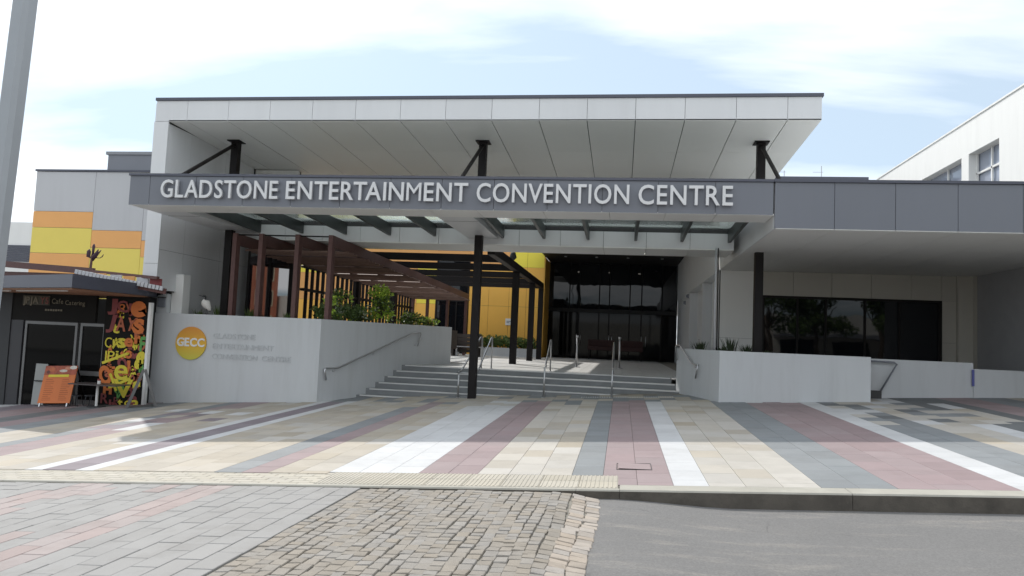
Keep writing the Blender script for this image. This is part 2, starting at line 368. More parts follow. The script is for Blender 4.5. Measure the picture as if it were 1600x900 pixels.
# colour bands run straight away from the kerb
BANDS = [(-17,-15.2,'p_beige'),(-15.2,-14.5,'p_white'),(-14.5,-13.6,'p_purple'),(-13.6,-12.5,'p_pink'),(-12.5,-11.8,'p_dark'),(-11.8,-11.1,'p_pink'),(-11.1,-10.4,'p_grey'),(-10.4,-9.35,'p_beige'),
  (-9.35,-9.0,'p_grey'),(-9.0,-8.3,'p_pink'),(-8.3,-7.12,'p_beige'),(-7.12,-6.88,'p_white'),(-6.88,-6.44,'p_purple'),(-6.44,-6.2,'p_white'),
  (-6.2,-4.65,'p_beige'),(-4.65,-4.31,'p_grey'),(-4.31,-3.98,'p_pink'),(-3.98,-3.27,'p_beige'),(-3.27,-2.22,'p_white'),(-2.22,-1.54,'p_pink'),
  (-1.54,-0.49,'p_beige'),(-0.49,-0.15,'p_grey'),(-0.15,0.57,'p_pink'),(0.57,0.92,'p_white'),(0.92,1.99,'p_beige'),(1.99,2.70,'p_grey'),
  (2.70,3.80,'p_pink'),(3.80,4.15,'p_white'),(4.15,4.85,'p_grey'),(4.85,5.55,'p_beige'),(5.55,5.9,'p_white'),(5.9,6.9,'p_dark'),(6.9,7.6,'p_pink'),
  (7.6,8.3,'p_grey'),(8.3,9.3,'p_beige'),(9.3,11,'p_pink'),(11,14,'p_grey')]
WALLL = ((-7.15,16.85),(-5.15,22.1))
def blocked(x, y):
    if x < -7.1: return y > 16.9
    if x < -5: return y > 18.2
    if x < 1.9: return y > 18.6
    if x < 5.3: return y > 16.75
    return y > 17.9
tiles = []
for (x0, x1, mn) in BANDS:
    w = x1-x0; n = max(1, round(w/0.36)); tw = w/n
    off = R.random()*0.5
    for c in range(n):
        y = 7.72 if x0 > 0 or x1 > 0.02 else 8.20
        if x1 <= -3.2: y = 8.12
        first = True; o2 = (off + c*0.27) % 0.5
        while y < 18.6:
            L = (0.12+o2) if first else 0.52; first = False
            xc, yc = x0+tw*(c+.5), y+L/2
            if infront(xc, yc) and not blocked(xc, yc):
                mm = mn
                r = R.random()
                if mn == 'p_beige' and x0 > -1.6: mm = 'p_beige' if r < .28 else 'p_cream'
                elif mn == 'p_beige' and r < 0.10: mm = 'p_cream'
                # broken edge of the bands: scattered odd pavers near the stair foot and right of centre
                if 4.3 < xc < 6.6 and 13.0 < yc < 16.6:
                    mm = R.choice(['p_dark','p_white','p_cream','p_grey','p_beige','p_cream'])
                if -6.3 < xc < -0.6 and 15.9 < yc < 17.0 and mn != 'p_pink' : mm = R.choice(['p_beige','p_cream','p_cream','p_grey', mn, mn])
                if -6.8 < xc < 1.9 and yc > 17.0: mm = R.choice(['p_grey','p_beige','p_beige','p_grey'])
                if -9.9 < xc < -7.4 and 11.9 < yc < 15.2 and r < 0.5: mm = R.choice(['p_purple','p_purple','p_white','p_beige','p_beige'])
                z = zp(xc, yc) + R.uniform(-0.0008, 0.0008)
                tiles.append((rotm(PX, PY, PN, (xc, yc, z)), tw-0.0035, L-0.0035, 0.03, M[mm], yc+0.15*abs(xc+1)))
            y += L
lay(tiles, 'paver', plaza, 300, 0.0015)

# kerbside strip: ribbed tactile pavers and small pavers
strip = sheet('kerbside_strip', [-14,-8,-3.2,0.03], [7.50,8.18], lambda x, y: zp(x, y)-0.013, M['grout'])
b = MB(); tile_mb(b, Matrix.Identity(4), 0.397, 0.317, 0.03, 0.003)
for k in range(9):
    x = -0.18+k*0.045; b.add([(x-.012,-.15,0),(x+.012,-.15,0),(x+.012,.15,0),(x-.012,.15,0),(x-.007,-.145,.006),(x+.007,-.145,.006),(x+.007,.145,.006),(x-.007,.145,.006)],
          [(4,5,6,7),(0,1,5,4),(1,2,6,5),(2,3,7,6),(3,0,4,7)])
tact_me = b.mesh('tactile_paver', M['p_tact'])
for i in range(8):
    for j in range(2):
        x, y = 0.015-0.2-i*0.40, 7.54+0.16+j*0.32
        inst('tactile_paver', tact_me, strip, rotm(PX, PY, PN, (x, y, zp(x, y)+0.002)))
tiles = []
y = 7.52
r_ = 0
while y < 8.1:
    x = -10.2 + (0.11 if r_ % 2 else 0)
    while x < -3.21:
        L = min(0.22, -3.19-x)
        if L > 0.05 and infront(x, y):
            tiles.append((rotm(PX, PY, PN, (x+L/2, y+0.055, zp(x, y)+R.uniform(-.001,.001))), L-0.006, 0.104, 0.03, M['p_tact'], y-0.05*x))
        x += 0.22
    y += 0.11; r_ += 1
lay(tiles, 'small_paver', strip, 300, 0.004)
# manhole cover frame in the pink band
mh = thing('access_cover', 'square paver filled access cover with thin steel frame in the pink band', 'cover')
b = MB(); fr_ = [(-0.005, 8.55), (0.385, 8.55), (0.385, 8.95), (-0.005, 8.95)]
for i in range(4):
    a, c = fr_[i], fr_[(i+1) % 4]
    b.bar((a[0], a[1], zp(*a)+0.0025), (c[0], c[1], zp(*c)+0.0025), 0.007, 0.004)
b.build('frame', M['joint'], mh)
b = MB(); b.bar((0.01, 8.75, zp(.19,8.75)+0.003), (0.37, 8.75, zp(.19,8.75)+SXG*.18+0.002), 0.375, 0.002); b.build('cover_plate', M['p_pink'], mh)

# kerb
kerb = struct('kerb')
def kface(x): return 7.47
xs = [-14,-11.6,-9.2,-6.8,-4.4,-2.4,-0.4,0.03,2.2,4.6,7.0,9.4,11.8,14.2]
for i in range(len(xs)-1):
    a, c = xs[i]+0.002, xs[i+1]-0.002
    n = 4
    b = MB()
    for k in range(n):
        u0, u1 = a+(c-a)*k/n, a+(c-a)*(k+1)/n
        y0, y1 = (7.46, 7.71) if a > -0.3 else (7.46, 7.53)
        def T(x, y): return (x, y, zp(x, y)+0.001)
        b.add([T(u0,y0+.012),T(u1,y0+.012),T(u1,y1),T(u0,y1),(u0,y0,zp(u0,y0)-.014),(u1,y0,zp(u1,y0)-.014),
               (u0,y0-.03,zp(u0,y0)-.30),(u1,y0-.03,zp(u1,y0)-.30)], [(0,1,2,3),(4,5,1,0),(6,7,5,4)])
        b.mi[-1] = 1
    b.build('kerb_stone', [M['kerb'], M['kerbf']], kerb)

# raised crossing: base sheet, blocks and setts
crossing = sheet('raised_crossing', [-14,-8,-4,-2.6,-1.05,-.65,-.55,-.45,-.35,-.25,-.17,-.08], [-4,0,3,5,7.455], lambda x, y: zc(x)-0.016 - (0.03 if x>-.1 else 0), M['grout'])
tiles = []
x = -2.62; ci = 0
while x > -11:
    w = 0.20; xc = x-w/2; y = 7.45; fst = True
    while y > 3.2:
        L = 0.2 if (fst and ci % 2) else 0.4; fst = False
        yc = y-L/2
        if infront(xc, yc, 0.5):
            pk = (-4.52 < xc < -3.95) or (-5.95 < xc < -5.35) or (-7.4 < xc < -6.9)
            if R.random() < 0.08: pk = not pk and -6 < xc < -3.5
            tiles.append((rotm(PX, Vector((0,1,0)), PX.cross(Vector((0,1,0))), (xc, yc, zc(xc)+R.uniform(-.002,.002))) @ Matrix.Rotation(R.uniform(-.008,.008), 4, 'X'),
                          w-R.uniform(0.003,0.006), L-R.uniform(.003,.006), 0.03, M['b_pink'] if pk else M['b_grey'], -yc))
        y -= L
    x -= w; ci += 1
# the nearest are the largest
for i, t in enumerate(tiles): tiles[i] = (*t[:5], t[0].translation.y)
lay(tiles, 'paving_block', crossing, 300, 0.004)
def sett_mesh(seed, m_):
    rr = random.Random(seed); b = MB(); P = []
    cs = [(-1,-1),(1,-1),(1,1),(-1,1)]
    jit = [(rr.uniform(-.10,.10), rr.uniform(-.10,.10)) for _ in cs]
    for (z, k) in ((-0.5, 1.0), (-0.10, 0.99), (-0.0, 0.90)):
        for i, (a, c) in enumerate(cs):
            P.append(((a+jit[i][0])*0.5*k, (c+jit[i][1])*0.5*k, z*1.0 + (rr.uniform(-.05,.05) if z == 0 else 0)))
    F = []
    for r in (0, 4):
        for k in range(4): F.append((r+k, r+(k+1)%4, r+4+(k+1)%4, r+4+k))
    P.append((0,0,0.02)); F += [(8,9,12),(9,10,12),(10,11,12),(11,8,12)]
    return P, F, b
SETT = [sett_mesh(i, None) for i in range(14)]
sett_me = {}
for mk in ('cob', 'cobp'):
    for i, (P, F, _) in enumerate(SETT):
        b = MB(); b.add(P, F); sett_me[(mk, i)] = b.mesh('sett', M[mk])
setts = []
x = -2.60; ci = 0
while x < -0.45:
    w = 0.098+R.uniform(-.006,.008); y = 7.44-R.uniform(0,.08)
    while y > 3.3:
        L = R.uniform(0.085, 0.145)
        xc = x+w/2+R.uniform(-.005,.005)+0.012*math.sin(y*3+ci); yc = y-L/2
        setts.append((xc, yc, w*0.975, L*0.96, 'cob')); y -= L
    x += w; ci += 1
x = -0.43
for c in range(2):
    y = 7.43
    while y > 3.3:
        L = R.uniform(0.09, 0.14); w = 0.135
        xc = x+w/2+R.uniform(-.008,.012)+0.02*math.sin(y*2.1); setts.append((xc, y-L/2, w*.96, L*.95, 'cobp')); y -= L
    x += 0.135
setts.sort(key=lambda s_: s_[1])
rest = MB(); tints = []
for i, (xc, yc, w, L, mk) in enumerate(setts):
    sl = (zc(xc+.05)-zc(xc-.05))/.1
    ax = Vector((1,0,sl)).normalized(); az = ax.cross(Vector((0,1,0)))
    M4 = rotm(ax, Vector((0,1,0)), az, (xc, yc, zc(xc)+R.uniform(-.002,.002))) @ Matrix.Rotation(R.uniform(-.03,.03),4,'X') @ Matrix.Rotation(R.uniform(-.03,.03),4,'Y') @ Matrix.Rotation(R.uniform(-.05,.05),4,'Z') @ Matrix.Diagonal((w, L, 0.06, 1))
    k = R.randrange(14)
    if i < 300: inst('sett', sett_me[(mk, k)], crossing, M4)
    else:
        rest.cur = 0 if mk == 'cob' else 1
        n0 = len(rest.f); rest.add([M4 @ Vector(p) for p in SETT[k][0]], SETT[k][1]); tints += [R.random()]*(len(rest.f)-n0)
me = rest.mesh('sett', [M['cob'], M['cobp']]); at = me.attributes.new('tint', 'FLOAT', 'FACE'); at.data.foreach_set('value', tints)
o = bpy.data.objects.new('sett', me); COL.objects.link(o); o.parent = crossing; o['kind'] = 'stuff'

# ------------------------------------------------------------------ stairs and landing
ZL = 0.76
stairs = thing('entrance_stairs', 'wide grey entrance stairs with pale nosings between the two white planter walls', 'stairs')
def wallx(y): return -7.15 + 2.0*(y-16.85)/5.25
def wallxr(y): return 2.14 - 0.72*(y-16.7)/2.74
for k in range(6):
    z = ZL-0.148*k; yn = 19.85-0.34*k
    xl = wallx(yn); xr = wallxr(yn)+0.02
    zb = z-0.5
    b = MB(); b.prism([(xl,yn+.012),(xr,yn+.012),(xr,yn+0.40),(wallx(yn+.4),yn+.40)], zb, z-0.003); b.build('step', M['step'], stairs)
    b = MB(); b.prism([(xl+.1,yn),(xr-.03,yn),(xr-.03,yn+0.055),(xl+.1,yn+0.055)], z-0.03, z+0.001); b.build('nosing', M['nosing'], stairs)
b = MB(); b.box(-5.0, 1.3, 20.1, 20.25, ZL-.01, ZL+0.0015)
landing = sheet('landing', [-17, 2.76], [20.2, 38.5], lambda x, y: ZL-0.008, M['grout'])
tiles = []
for i in range(-15, 3):
    for j in range(31):
        xc, yc = i*0.6+0.35, 20.2+j*0.6+0.3
        if xc > 1.6: continue
        tiles.append((Matrix.Translation((xc, yc, ZL+R.uniform(-.0006,.0006))), 0.596, 0.596, 0.03, M['land'], yc))
lay(tiles, 'paver', landing, 300, 0.0015)
def dots(name, x0, x1, y0, ny, zf, parent_mat):
    t = thing(name, None, 'tactile studs'); b = MB(); n = int((x1-x0)/0.055)
    for i in range(n):
        for j in range(ny):
            x, y = x0+i*0.055, y0+j*0.055; b.tube([(x,y,zf(x,y)),(x,y,zf(x,y)+0.007)], [0.017,0.012], 6)
    b.build('stud', parent_mat, t, stuff=True); return t
dots('tactile_studs', -1.7, 0.95, 20.25, 6, lambda x, y: ZL, M['steel'])['label'] = 'band of small steel tactile studs along the top of the stairs'
dots('tactile_studs', -0.9, 1.3, 17.85, 5, zp, M['steel'])['label'] = 'band of small steel tactile studs in front of the lowest stair'

# ------------------------------------------------------------------ planter walls
ZPL = 1.88
pl = thing('planter_wall', 'long white rendered planter wall left of the stairs carrying the round gold logo', 'planter')
b = MB(); b.prism([(-11.62,16.83),(-7.15,16.85),(-5.15,22.1),(-5.33,22.17),(-7.28,17.05),(-11.62,17.03)], -0.7, ZPL); b.build('wall', M['render'], pl, bevel=0.008)
b = MB(); b.prism([(-11.6,17.02),(-7.30,17.04),(-5.4,22.1),(-5.4,24.0),(-9.2,24.0),(-9.2,20.4),(-11.6,20.4)], 1.2, 1.80); b.build('soil', M['soil'], pl)
b = MB(); b.prism([(-5.40,22.0),(-5.15,22.1),(-5.6,24.0),(-5.6,33),(-5.8,33),(-5.8,24)], 0.5, 0.95); 
ZPR = 1.54
pr = thing('planter_wall', 'white rendered planter wall right of the stairs below the wide dark window', 'planter')
b = MB(); b.prism([(2.14,16.7),(5.27,16.7),(5.27,17.0),(2.35,17.0),(1.62,19.5),(1.42,19.44)], -0.2, ZPR); b.build('wall', M['render'], pr, bevel=0.008)
b = MB(); b.prism([(2.36,17.01),(5.27,17.01),(5.27,21.9),(2.9,21.9),(1.7,19.5)], 1.0, 1.46); b.build('soil', M['soil'], pr)
b = MB(); b.prism([(1.42,19.44),(1.62,19.5),(2.76,24),(2.76,38.4),(2.70,38.4),(2.66,24)], 0.5, ZPR); b.build('side_wall', M['render'], pr)
rw = thing('ramp_wall', 'white rendered ramp wall behind and right of the right hand planter wall', 'wall')
b = MB(); b.box(5.30, 7.70, 17.65, 17.85, 0.0, 1.505); b.build('wall', M['render'], rw, bevel=0.006)
rw2 = thing('ramp_wall', 'lower white rendered wall running out of the picture at the right edge', 'wall')
b = MB(); b.box(7.69, 14, 17.62, 17.82, 0.0, 1.375); b.build('wall', M['render'], rw2, bevel=0.006)
mk = thing('wall_marker', 'narrow blue marker strip at the step between the two right ramp walls', 'marker')
b = MB(); b.box(7.655, 7.70, 17.6, 17.63, 1.0, 1.36); b.build('strip', mat('blue_marker', (0.10,0.11,0.32), 0.5), mk)
rr_ = thing('handrail', 'grey metal ramp handrail bent down behind the end of the right planter wall', 'handrail')
b = MB(); b.tube([(5.32,17.55,1.46),(6.02,17.55,1.44),(6.08,17.55,1.40),(5.72,17.55,0.75)], 0.022); b.build('rail', M['mgrey'], rr_, smooth=True)
b = MB(); b.box(5.3, 5.75, 17.5, 17.6, .5, .80); b.build('base_block', M['joint'], rr_)

# ------------------------------------------------------------------ handrails
def railthing(label, pts, posts=(), brackets=(), r=0.021):
    t = thing('handrail', label, 'handrail')
    b = MB(); b.tube(pts, r, 10); b.build('rail', M['steel'], t, smooth=True)
    for (p, q) in posts:
        b = MB(); b.tube([p, q], r*0.95, 8); b.build('post', M['steel'], t, smooth=True)
        b = MB(); b.tube([p, (p[0],p[1],p[2]+0.012)], r*2.2, 12); b.build('base_plate', M['steel'], t)
    for (p, q) in brackets:
        b = MB(); b.tube([p, (p[0],p[1],p[2]-0.07), (q[0],q[1],q[2]-0.07)], 0.009, 6); b.build('bracket', M['steel'], t)
    return t
nx_, ny_ = 5.25/5.618, -2.0/5.618   # stair side of the left wall
def wl(y, off, z): return (wallx(y)+nx_*off, y+ny_*off, z)
railthing('wall mounted steel handrail climbing the left planter wall beside the stairs',
   [wl(17.05,.07,.42), wl(16.98,.07,.66), wl(17.02,.07,.70), wl(17.38,.07,.70), wl(17.46,.07,.715), wl(20.05,.07,1.60), wl(20.2,.07,1.645), wl(20.5,.07,1.66), wl(20.55,.07,1.63), wl(20.42,.07,1.28)],
   brackets=[(wl(y,.07,z), wl(y,.0,z)) for y, z in ((17.3,.70),(18.65,1.12),(20.35,1.37))])
wn = Vector((-2.74,-0.72,0)).normalized()
def wrr(y, off, z): return (wallxr(y)+wn.x*off, y+wn.y*off, z)
railthing('wall mounted steel handrail on the right planter wall beside the stairs',
   [wrr(19.2,.07,1.25), wrr(19.32,.07,1.60), wrr(19.2,.07,1.63), wrr(19.0,.07,1.61), wrr(18.2,.07,1.20), wrr(18.0,.07,1.18), wrr(17.78,.07,1.18), wrr(17.92,.07,.86)],
   brackets=[(wrr(y,.07,z), wrr(y,.0,z)) for y, z in ((19.0,1.6),(18.0,1.18))])
def free_rail(x, label, zb, xt=None):
    xt = x if xt is None else xt
    return railthing(label, [(x,17.9,zb),(x,17.9,.93),(x+.03,17.98,.98),(x,18.1,1.0),(xt,19.8,1.60),(xt,19.92,1.62),(xt,19.96,1.58),(xt,19.96,ZL)],
        posts=[((x,17.9,zb),(x,17.9,.9)), ((xt,19.96,ZL),(xt,19.96,1.5))])
free_rail(-1.82, 'freestanding steel handrail in the middle of the stairs, nearer the black column', 0.21, -1.88)
free_rail(-0.19, 'freestanding steel handrail on the stairs, the one nearer the dark doors', 0.30)
t = railthing('paired steel handrails joined by a bar round the foot of the middle black column',
   [(-3.94,17.9,.10),(-3.94,17.9,.74),(-3.90,17.98,.77),(-3.90,18.1,.80),(-3.80,19.8,1.60),(-3.78,19.93,1.62),(-3.78,19.96,1.58),(-3.78,19.96,ZL)],
   posts=[((-3.94,17.9,.10),(-3.94,17.9,.7)), ((-3.53,17.88,.12),(-3.53,17.88,.9)), ((-3.78,19.96,ZL),(-3.78,19.96,1.5)), ((-3.50,19.96,ZL),(-3.50,19.96,1.55))])
b = MB(); b.tube([(-3.53,17.88,.12),(-3.53,17.88,.76),(-3.47,17.98,.80),(-3.48,18.1,.84),(-3.50,19.8,1.60),(-3.50,19.92,1.62),(-3.50,19.96,1.58),(-3.50,19.96,ZL)], 0.021, 10); b.build('rail', M['steel'], t, smooth=True)
b = MB(); b.tube([(-3.94,17.88,.715),(-3.53,17.86,.705)], 0.018, 8); b.build('cross_bar', M['steel'], t, smooth=True)
for i, (x, y) in enumerate([(-1.45,24.6),(-0.05,25.2)]):
    t = thing('bollard', ['slim steel barrier post standing nearer the yellow wall inside the dark entrance','slim steel barrier post standing further right inside the dark entrance'][i], 'post', group='slim posts in the entrance')
    b = MB(); b.tube([(x,y,ZL),(x,y,ZL+.98)], 0.03, 10); b.build('post', M['steel'], t, smooth=True)
    b = MB(); b.tube([(x,y,ZL+.98),(x,y,ZL+1.06)], 0.045, 10); b.build('cap', M['steel'], t, smooth=True)
    b = MB(); b.tube([(x,y,ZL),(x,y,ZL+.02)], 0.12, 14); b.build('base', M['steel'], t)

# ------------------------------------------------------------------ columns
CX = [-10.2, -3.57, 3.12]
clab = ['black steel column at the left behind the planter wall by the timber pergola','black steel column at the foot of the stairs in the middle of the entrance','black steel column standing in the right planter in front of the dark window']
for i, x in enumerate(CX):
    t = thing('column', clab[i], 'column', group='tall black columns carrying the roofs')
    zb = [1.6, 0.08, 1.3][i]; ztop = 6.49
    hw = 0.095
    b = MB(); b.box(x-hw, x+hw, 17.8-hw, 17.8+hw, zb, ztop); b.build('shaft', M['black'], t, bevel=0.006)
    b = MB(); b.box(x-0.17, x+0.17, 17.62, 17.98, ztop-0.03, ztop+0.01); b.build('cap_plate', M['black'], t)
    dxb = [-0.9, -0.45, 0.55][i]
    b = MB(); b.tube([(x, 17.75, ztop-0.10), (x, 15.1, 4.80)], 0.045, 10); b.build('brace', M['black'], t)

# ------------------------------------------------------------------ upper canopy
uc = thing('upper_canopy', 'high flat white panelled roof canopy above the grey sign fascia', 'canopy')
ux = [-11.45,-10.62,-9.55,-8.48,-7.41,-6.34,-5.25,-4.17,-3.09,-2.0,-0.92,0.15,1.22,2.31,3.38,4.08]
YU = 16.2
b = MB(); b.prism([(-11.40,16.24),(4.03,16.24),(4.03,23.6),(-11.40,23.6)], 6.66, 7.10); b.build('core', M['joint'], uc)
def soz(y): return 6.54-0.037*(y-16.2)
g = 0.009
for i in range(len(ux)-1):
    b = MB(); b.box(ux[i]+g/2, ux[i+1]-g/2, YU, YU+.035, 6.545, 7.05); b.build('fascia_panel', M['panel'], uc)
    ys = [16.2, 18.6, 21.1, 23.6]
    for j in range(3):
        y0, y1 = ys[j]+(0.0 if j == 0 else .003), ys[j+1]-.003
        x0, x1 = ux[i]+.009, ux[i+1]-.009
        if i == 0: x0 = -11.09
        b = MB(); b.add([(x0,y0,soz(y0)),(x1,y0,soz(y0)),(x1,y1,soz(y1)),(x0,y1,soz(y1)),(x0,y0,soz(y0)+.03),(x1,y0,soz(y0)+.03),(x1,y1,soz(y1)+.03),(x0,y1,soz(y1)+.03)],
             [(0,3,2,1),(4,5,6,7),(0,1,5,4),(1,2,6,5),(2,3,7,6),(3,0,4,7)]); b.build('soffit_panel', M['soffit'], uc)
for y0 in (16.235, 18.3, 20.4):
    b = MB(); b.box(4.05, 4.085, y0+.003, y0+2.09, 6.56-.037*(y0-16.2), 7.05); b.build('side_panel', M['panel'], uc)
b = MB(); b.box(-11.47, 4.11, 16.17, 23.7, 7.055, 7.125); b.build('roof_flashing', M['flash'], uc)

# left end wall of the hall
lw_ = thing('end_wall', 'tall white panelled wall at the left end carrying the high roof', 'wall')
b = MB(); b.box(-11.46, -11.14, 16.24, 20.75, 2.4, 7.02).box(-11.455, -11.145, 17.06, 20.75, -0.6, 2.395); b.build('core', M['joint'], lw_)
zs = [2.4, 3.05, 5.2, 6.54]
for k in range(3):
    b = MB(); b.box(-11.48, -11.10, YU, YU+.035, zs[k]+.004, zs[k+1]-.004); b.build('edge_panel', M['panel'], lw_)
ysl = [16.24, 17.2, 18.9, 20.47]
for i in range(3):
    for (z0, z1) in ((2.42 if i == 0 else 1.9,3.4),(3.4,5.0),(5.0,6.50)):
        b = MB(); b.box(-11.125, -11.10, ysl[i]+.004, ysl[i+1]-.004, z0+.004, z1-.004); b.build('inner_panel', M['panel'], lw_)
for y0 in (16.24, 18.4):
    b = MB(); b.box(-11.49, -11.465, y0+.004, y0+2.15, 2.4, 7.0); b.build('outer_panel', M['panel'], lw_)
bw = thing('back_wall', 'pale panelled wall with tall tinted glass behind the pergola posts at the left', 'wall')
for (x0, x1) in ((-11.09,-10.90),):
    pass
b = MB(); b.box(-11.09, -9.75, 20.66, 20.8, 1.2, 6.36); b.build('core', M['joint'], bw)
for (z0, z1) in ((1.2,2.80),(2.82,4.50)):
    b = MB(); b.box(-11.09, -10.93, 20.55, 20.59, z0, z1); b.build('panel', M['soffit'], bw)
for (x0, x1) in ((-11.09,-9.72),):
    b = MB(); b.box(x0, x1, 20.55, 20.65, 4.51, 6.36); b.build('panel', M['soffit'], bw)
gd = Vector((math.cos(math.radians(25)), math.sin(math.radians(25)), 0)); gn = Vector((gd.y, -gd.x, 0))
for k in range(2):
    b = MB(); b.obox(Vector((-10.86,20.1,2.8))+gd*(.30+.58*k), gd, gn, Vector((0,0,1)), .27, .01, 1.60); b.build('glass_pane', M['glass3'], bw)
b = MB()
for k in range(3): b.obox(Vector((-10.86,20.1,2.8))+gd*(.0+.585*k), gd, gn, Vector((0,0,1)), .035, .04, 1.66)
b.obox(Vector((-10.86,20.1,4.43))+gd*.585, gd, gn, Vector((0,0,1)), .55, .03, .035); b.build('window_frame', M['black'], bw)
pier = thing('pier', 'short white pier standing at the left end of the planter wall', 'pier')
b = MB(); b.box(-11.20, -10.90, 16.99, 17.3, 1.5, 2.86); b.build('wall', M['white'], pier, bevel=.005)
b = MB(); b.box(-11.66, -11.22, 16.86, 17.2, 0, 2.36); b.build('base', M['render'], pier)
eb = thing('meter_box', 'small grey meter box fixed above the left end of the planter wall', 'box')
b = MB(); b.box(-11.43, -11.26, 16.80, 16.86, 2.02, 2.24); b.build('box', M['mgrey'], eb)
b = MB(); b.box(-11.44, -11.25, 16.79, 16.86, 2.245, 2.275); b.build('lid', M['joint'], eb)
eb = thing('floodlight', 'small black floodlight on a bracket beside the cafe roof', 'light')
b = MB(); b.box(-11.40, -11.30, 16.7, 16.8, 2.33, 2.5); b.build('housing', M['black'], eb)
b = MB(); b.bar((-11.35,16.76,2.34),(-11.55,16.86,2.30),.03,.03); b.build('bracket', M['black'], eb)

# ------------------------------------------------------------------ sign canopy
YF = 14.2; ZT, ZB = 4.79, 4.12
lc = thing('sign_canopy', 'low entrance canopy with dark grey fascia and glass panels between rafters', 'canopy')
fx = [-10.52,-10.05]+[-10.05+1.066*i for i in range(1,12)]+[2.735]
for i in range(len(fx)-1):
    b = MB(); b.box(fx[i]+g/2-(.0 if i else .002), fx[i+1]-g/2, YF, YF+.04, ZB, ZT-.05); b.build('fascia_panel', M['greyfas'], lc)
b = MB(); b.box(-10.50, 2.75, YF+.05, 15.02, ZB+.03, ZT-.06); b.build('front_core', M['joint'], lc)
b = MB(); b.box(-10.54, 2.74, YF-.03, YF+.10, ZT-.045, ZT+.005); b.build('roof_flashing', M['flash'], lc)
b = MB(); b.box(-10.52, 2.72, YF+.105, 15.05, ZT-.05, ZT-.01); b.build('roof_sheet', M['white'], lc)  # unseen white top, added to bounce light up to the high soffit
sxj = [-10.50,-9.5,-8.4,-7.3,-6.2,-5.0,-3.9,-2.93,-1.60,-0.31,0.76,1.71,2.75]
for i in range(len(sxj)-1):
    b = MB(); b.box(sxj[i]+g/2, sxj[i+1]-g/2, YF+.005, 15.05, ZB-.004, ZB+.024); b.build('soffit_panel', M['soffit'], lc)
    
b = MB(); b.box(-10.50, 2.75, 15.025, 15.06, ZB+.03, 4.55); b.build('inner_panel', M['panel'], lc)
# side beams and middle beam
for (xa, xb, nm) in ((-10.52,-9.72,'side_beam'),(-3.95,-3.17,'middle_beam')):
    b = MB(); b.box(xa, xb, 15.065, 18.25, ZB-.002, 4.6); b.build(nm, M['panel'], lc, bevel=.004)
    b = MB(); b.box(xa-.001+.002, xb-.002, 15.6, 15.606, ZB-.006, ZB-.001); b.build('panel_joint', M['joint'], lc)
# back beam panels
bx = [-10.52,-9.9,-8.89,-7.85,-6.82,-5.76,-4.72,-3.62,-2.63,-1.59,-0.52,0.53,1.58,2.62]
b = MB(); b.box(-10.5, 2.60, 18.30, 19.64, 4.02, 4.5); b.build('back_core', M['joint'], lc)
for i in range(len(bx)-1):
    b = MB(); b.box(bx[i]+g/2, bx[i+1]-g/2, 18.26, 18.295, 3.985, 4.36); b.build('beam_panel', M['panel'], lc)
    b = MB(); b.box(bx[i]+g/2, bx[i+1]-g/2, 18.26, 19.68, 3.955, 3.982); b.build('beam_soffit', M['soffit'], lc)
b = MB(); b.box(-10.5, 2.6, 18.25, 19.7, 4.505, 4.56); b.build('roof_sheet', M['white'], lc)  # white top of the back beam, unseen, added for upward light bounce
for x in [-9.62,-8.42,-7.22,-6.02,-4.82,-3.05,-2.0,-0.9,0.27,1.38,2.5]:
    b = MB(); b.add([(x-.035,15.07,4.24),(x+.035,15.07,4.24),(x+.035,18.25,4.14),(x-.035,18.25,4.14),(x-.035,15.07,4.44),(x+.035,15.07,4.44),(x+.035,18.25,4.44),(x-.035,18.25,4.44)],
       [(0,3,2,1),(4,5,6,7),(0,1,5,4),(1,2,6,5),(2,3,7,6),(3,0,4,7)]); b.build('rafter', M['rafter'], lc)
gm = bpy.data.materials.new('pale_green_frosted_glass'); gm.use_nodes = True
p = gm.node_tree.nodes['Principled BSDF']; p.inputs['Base Color'].default_value = (0.92,1.0,0.96,1); p.inputs['Roughness'].default_value = 0.12
p.inputs['Transmission Weight'].default_value = 0.95; p.inputs['IOR'].default_value = 1.08
gx = [-9.72,-8.42,-7.22,-6.02,-4.82,-3.96]; gx2 = [-3.16,-2.0,-0.9,0.27,1.38,2.62]
for G in (gx, gx2):
    for i in range(len(G)-1):
        b = MB(); b.box(G[i]+.006, G[i+1]-.006, 15.07, 18.25, 4.452, 4.47); b.build('glass_panel', gm, lc)

# sign lettering
_ch = {}
def char_data(ch, bold=0.02, depth=0.05):
    if ch in 'MW': bold = 0.0
    key = (ch, bold, depth)
    if key in _ch: return _ch[key]
    cu_ = bpy.data.curves.new('t', 'FONT'); cu_.body = ch; cu_.offset = bold; cu_.extrude = depth; cu_.resolution_u = 4
    o = bpy.data.objects.new('t', cu_); COL.objects.link(o); bpy.context.view_layer.update()
    me = bpy.data.meshes.new_from_object(o.evaluated_get(bpy.context.evaluated_depsgraph_get()))
    vs_ = [v.co.copy() for v in me.vertices]; fs_ = [tuple(p_.vertices) for p_ in me.polygons]
    bpy.data.objects.remove(o); bpy.data.meshes.remove(me)
    x0 = min(v.x for v in vs_); x1 = max(v.x for v in vs_); y0 = min(v.y for v in vs_); y1 = max(v.y for v in vs_)
    _ch[key] = (vs_, fs_, x0, x1, y0, y1); return _ch[key]
CAPH = 0.0
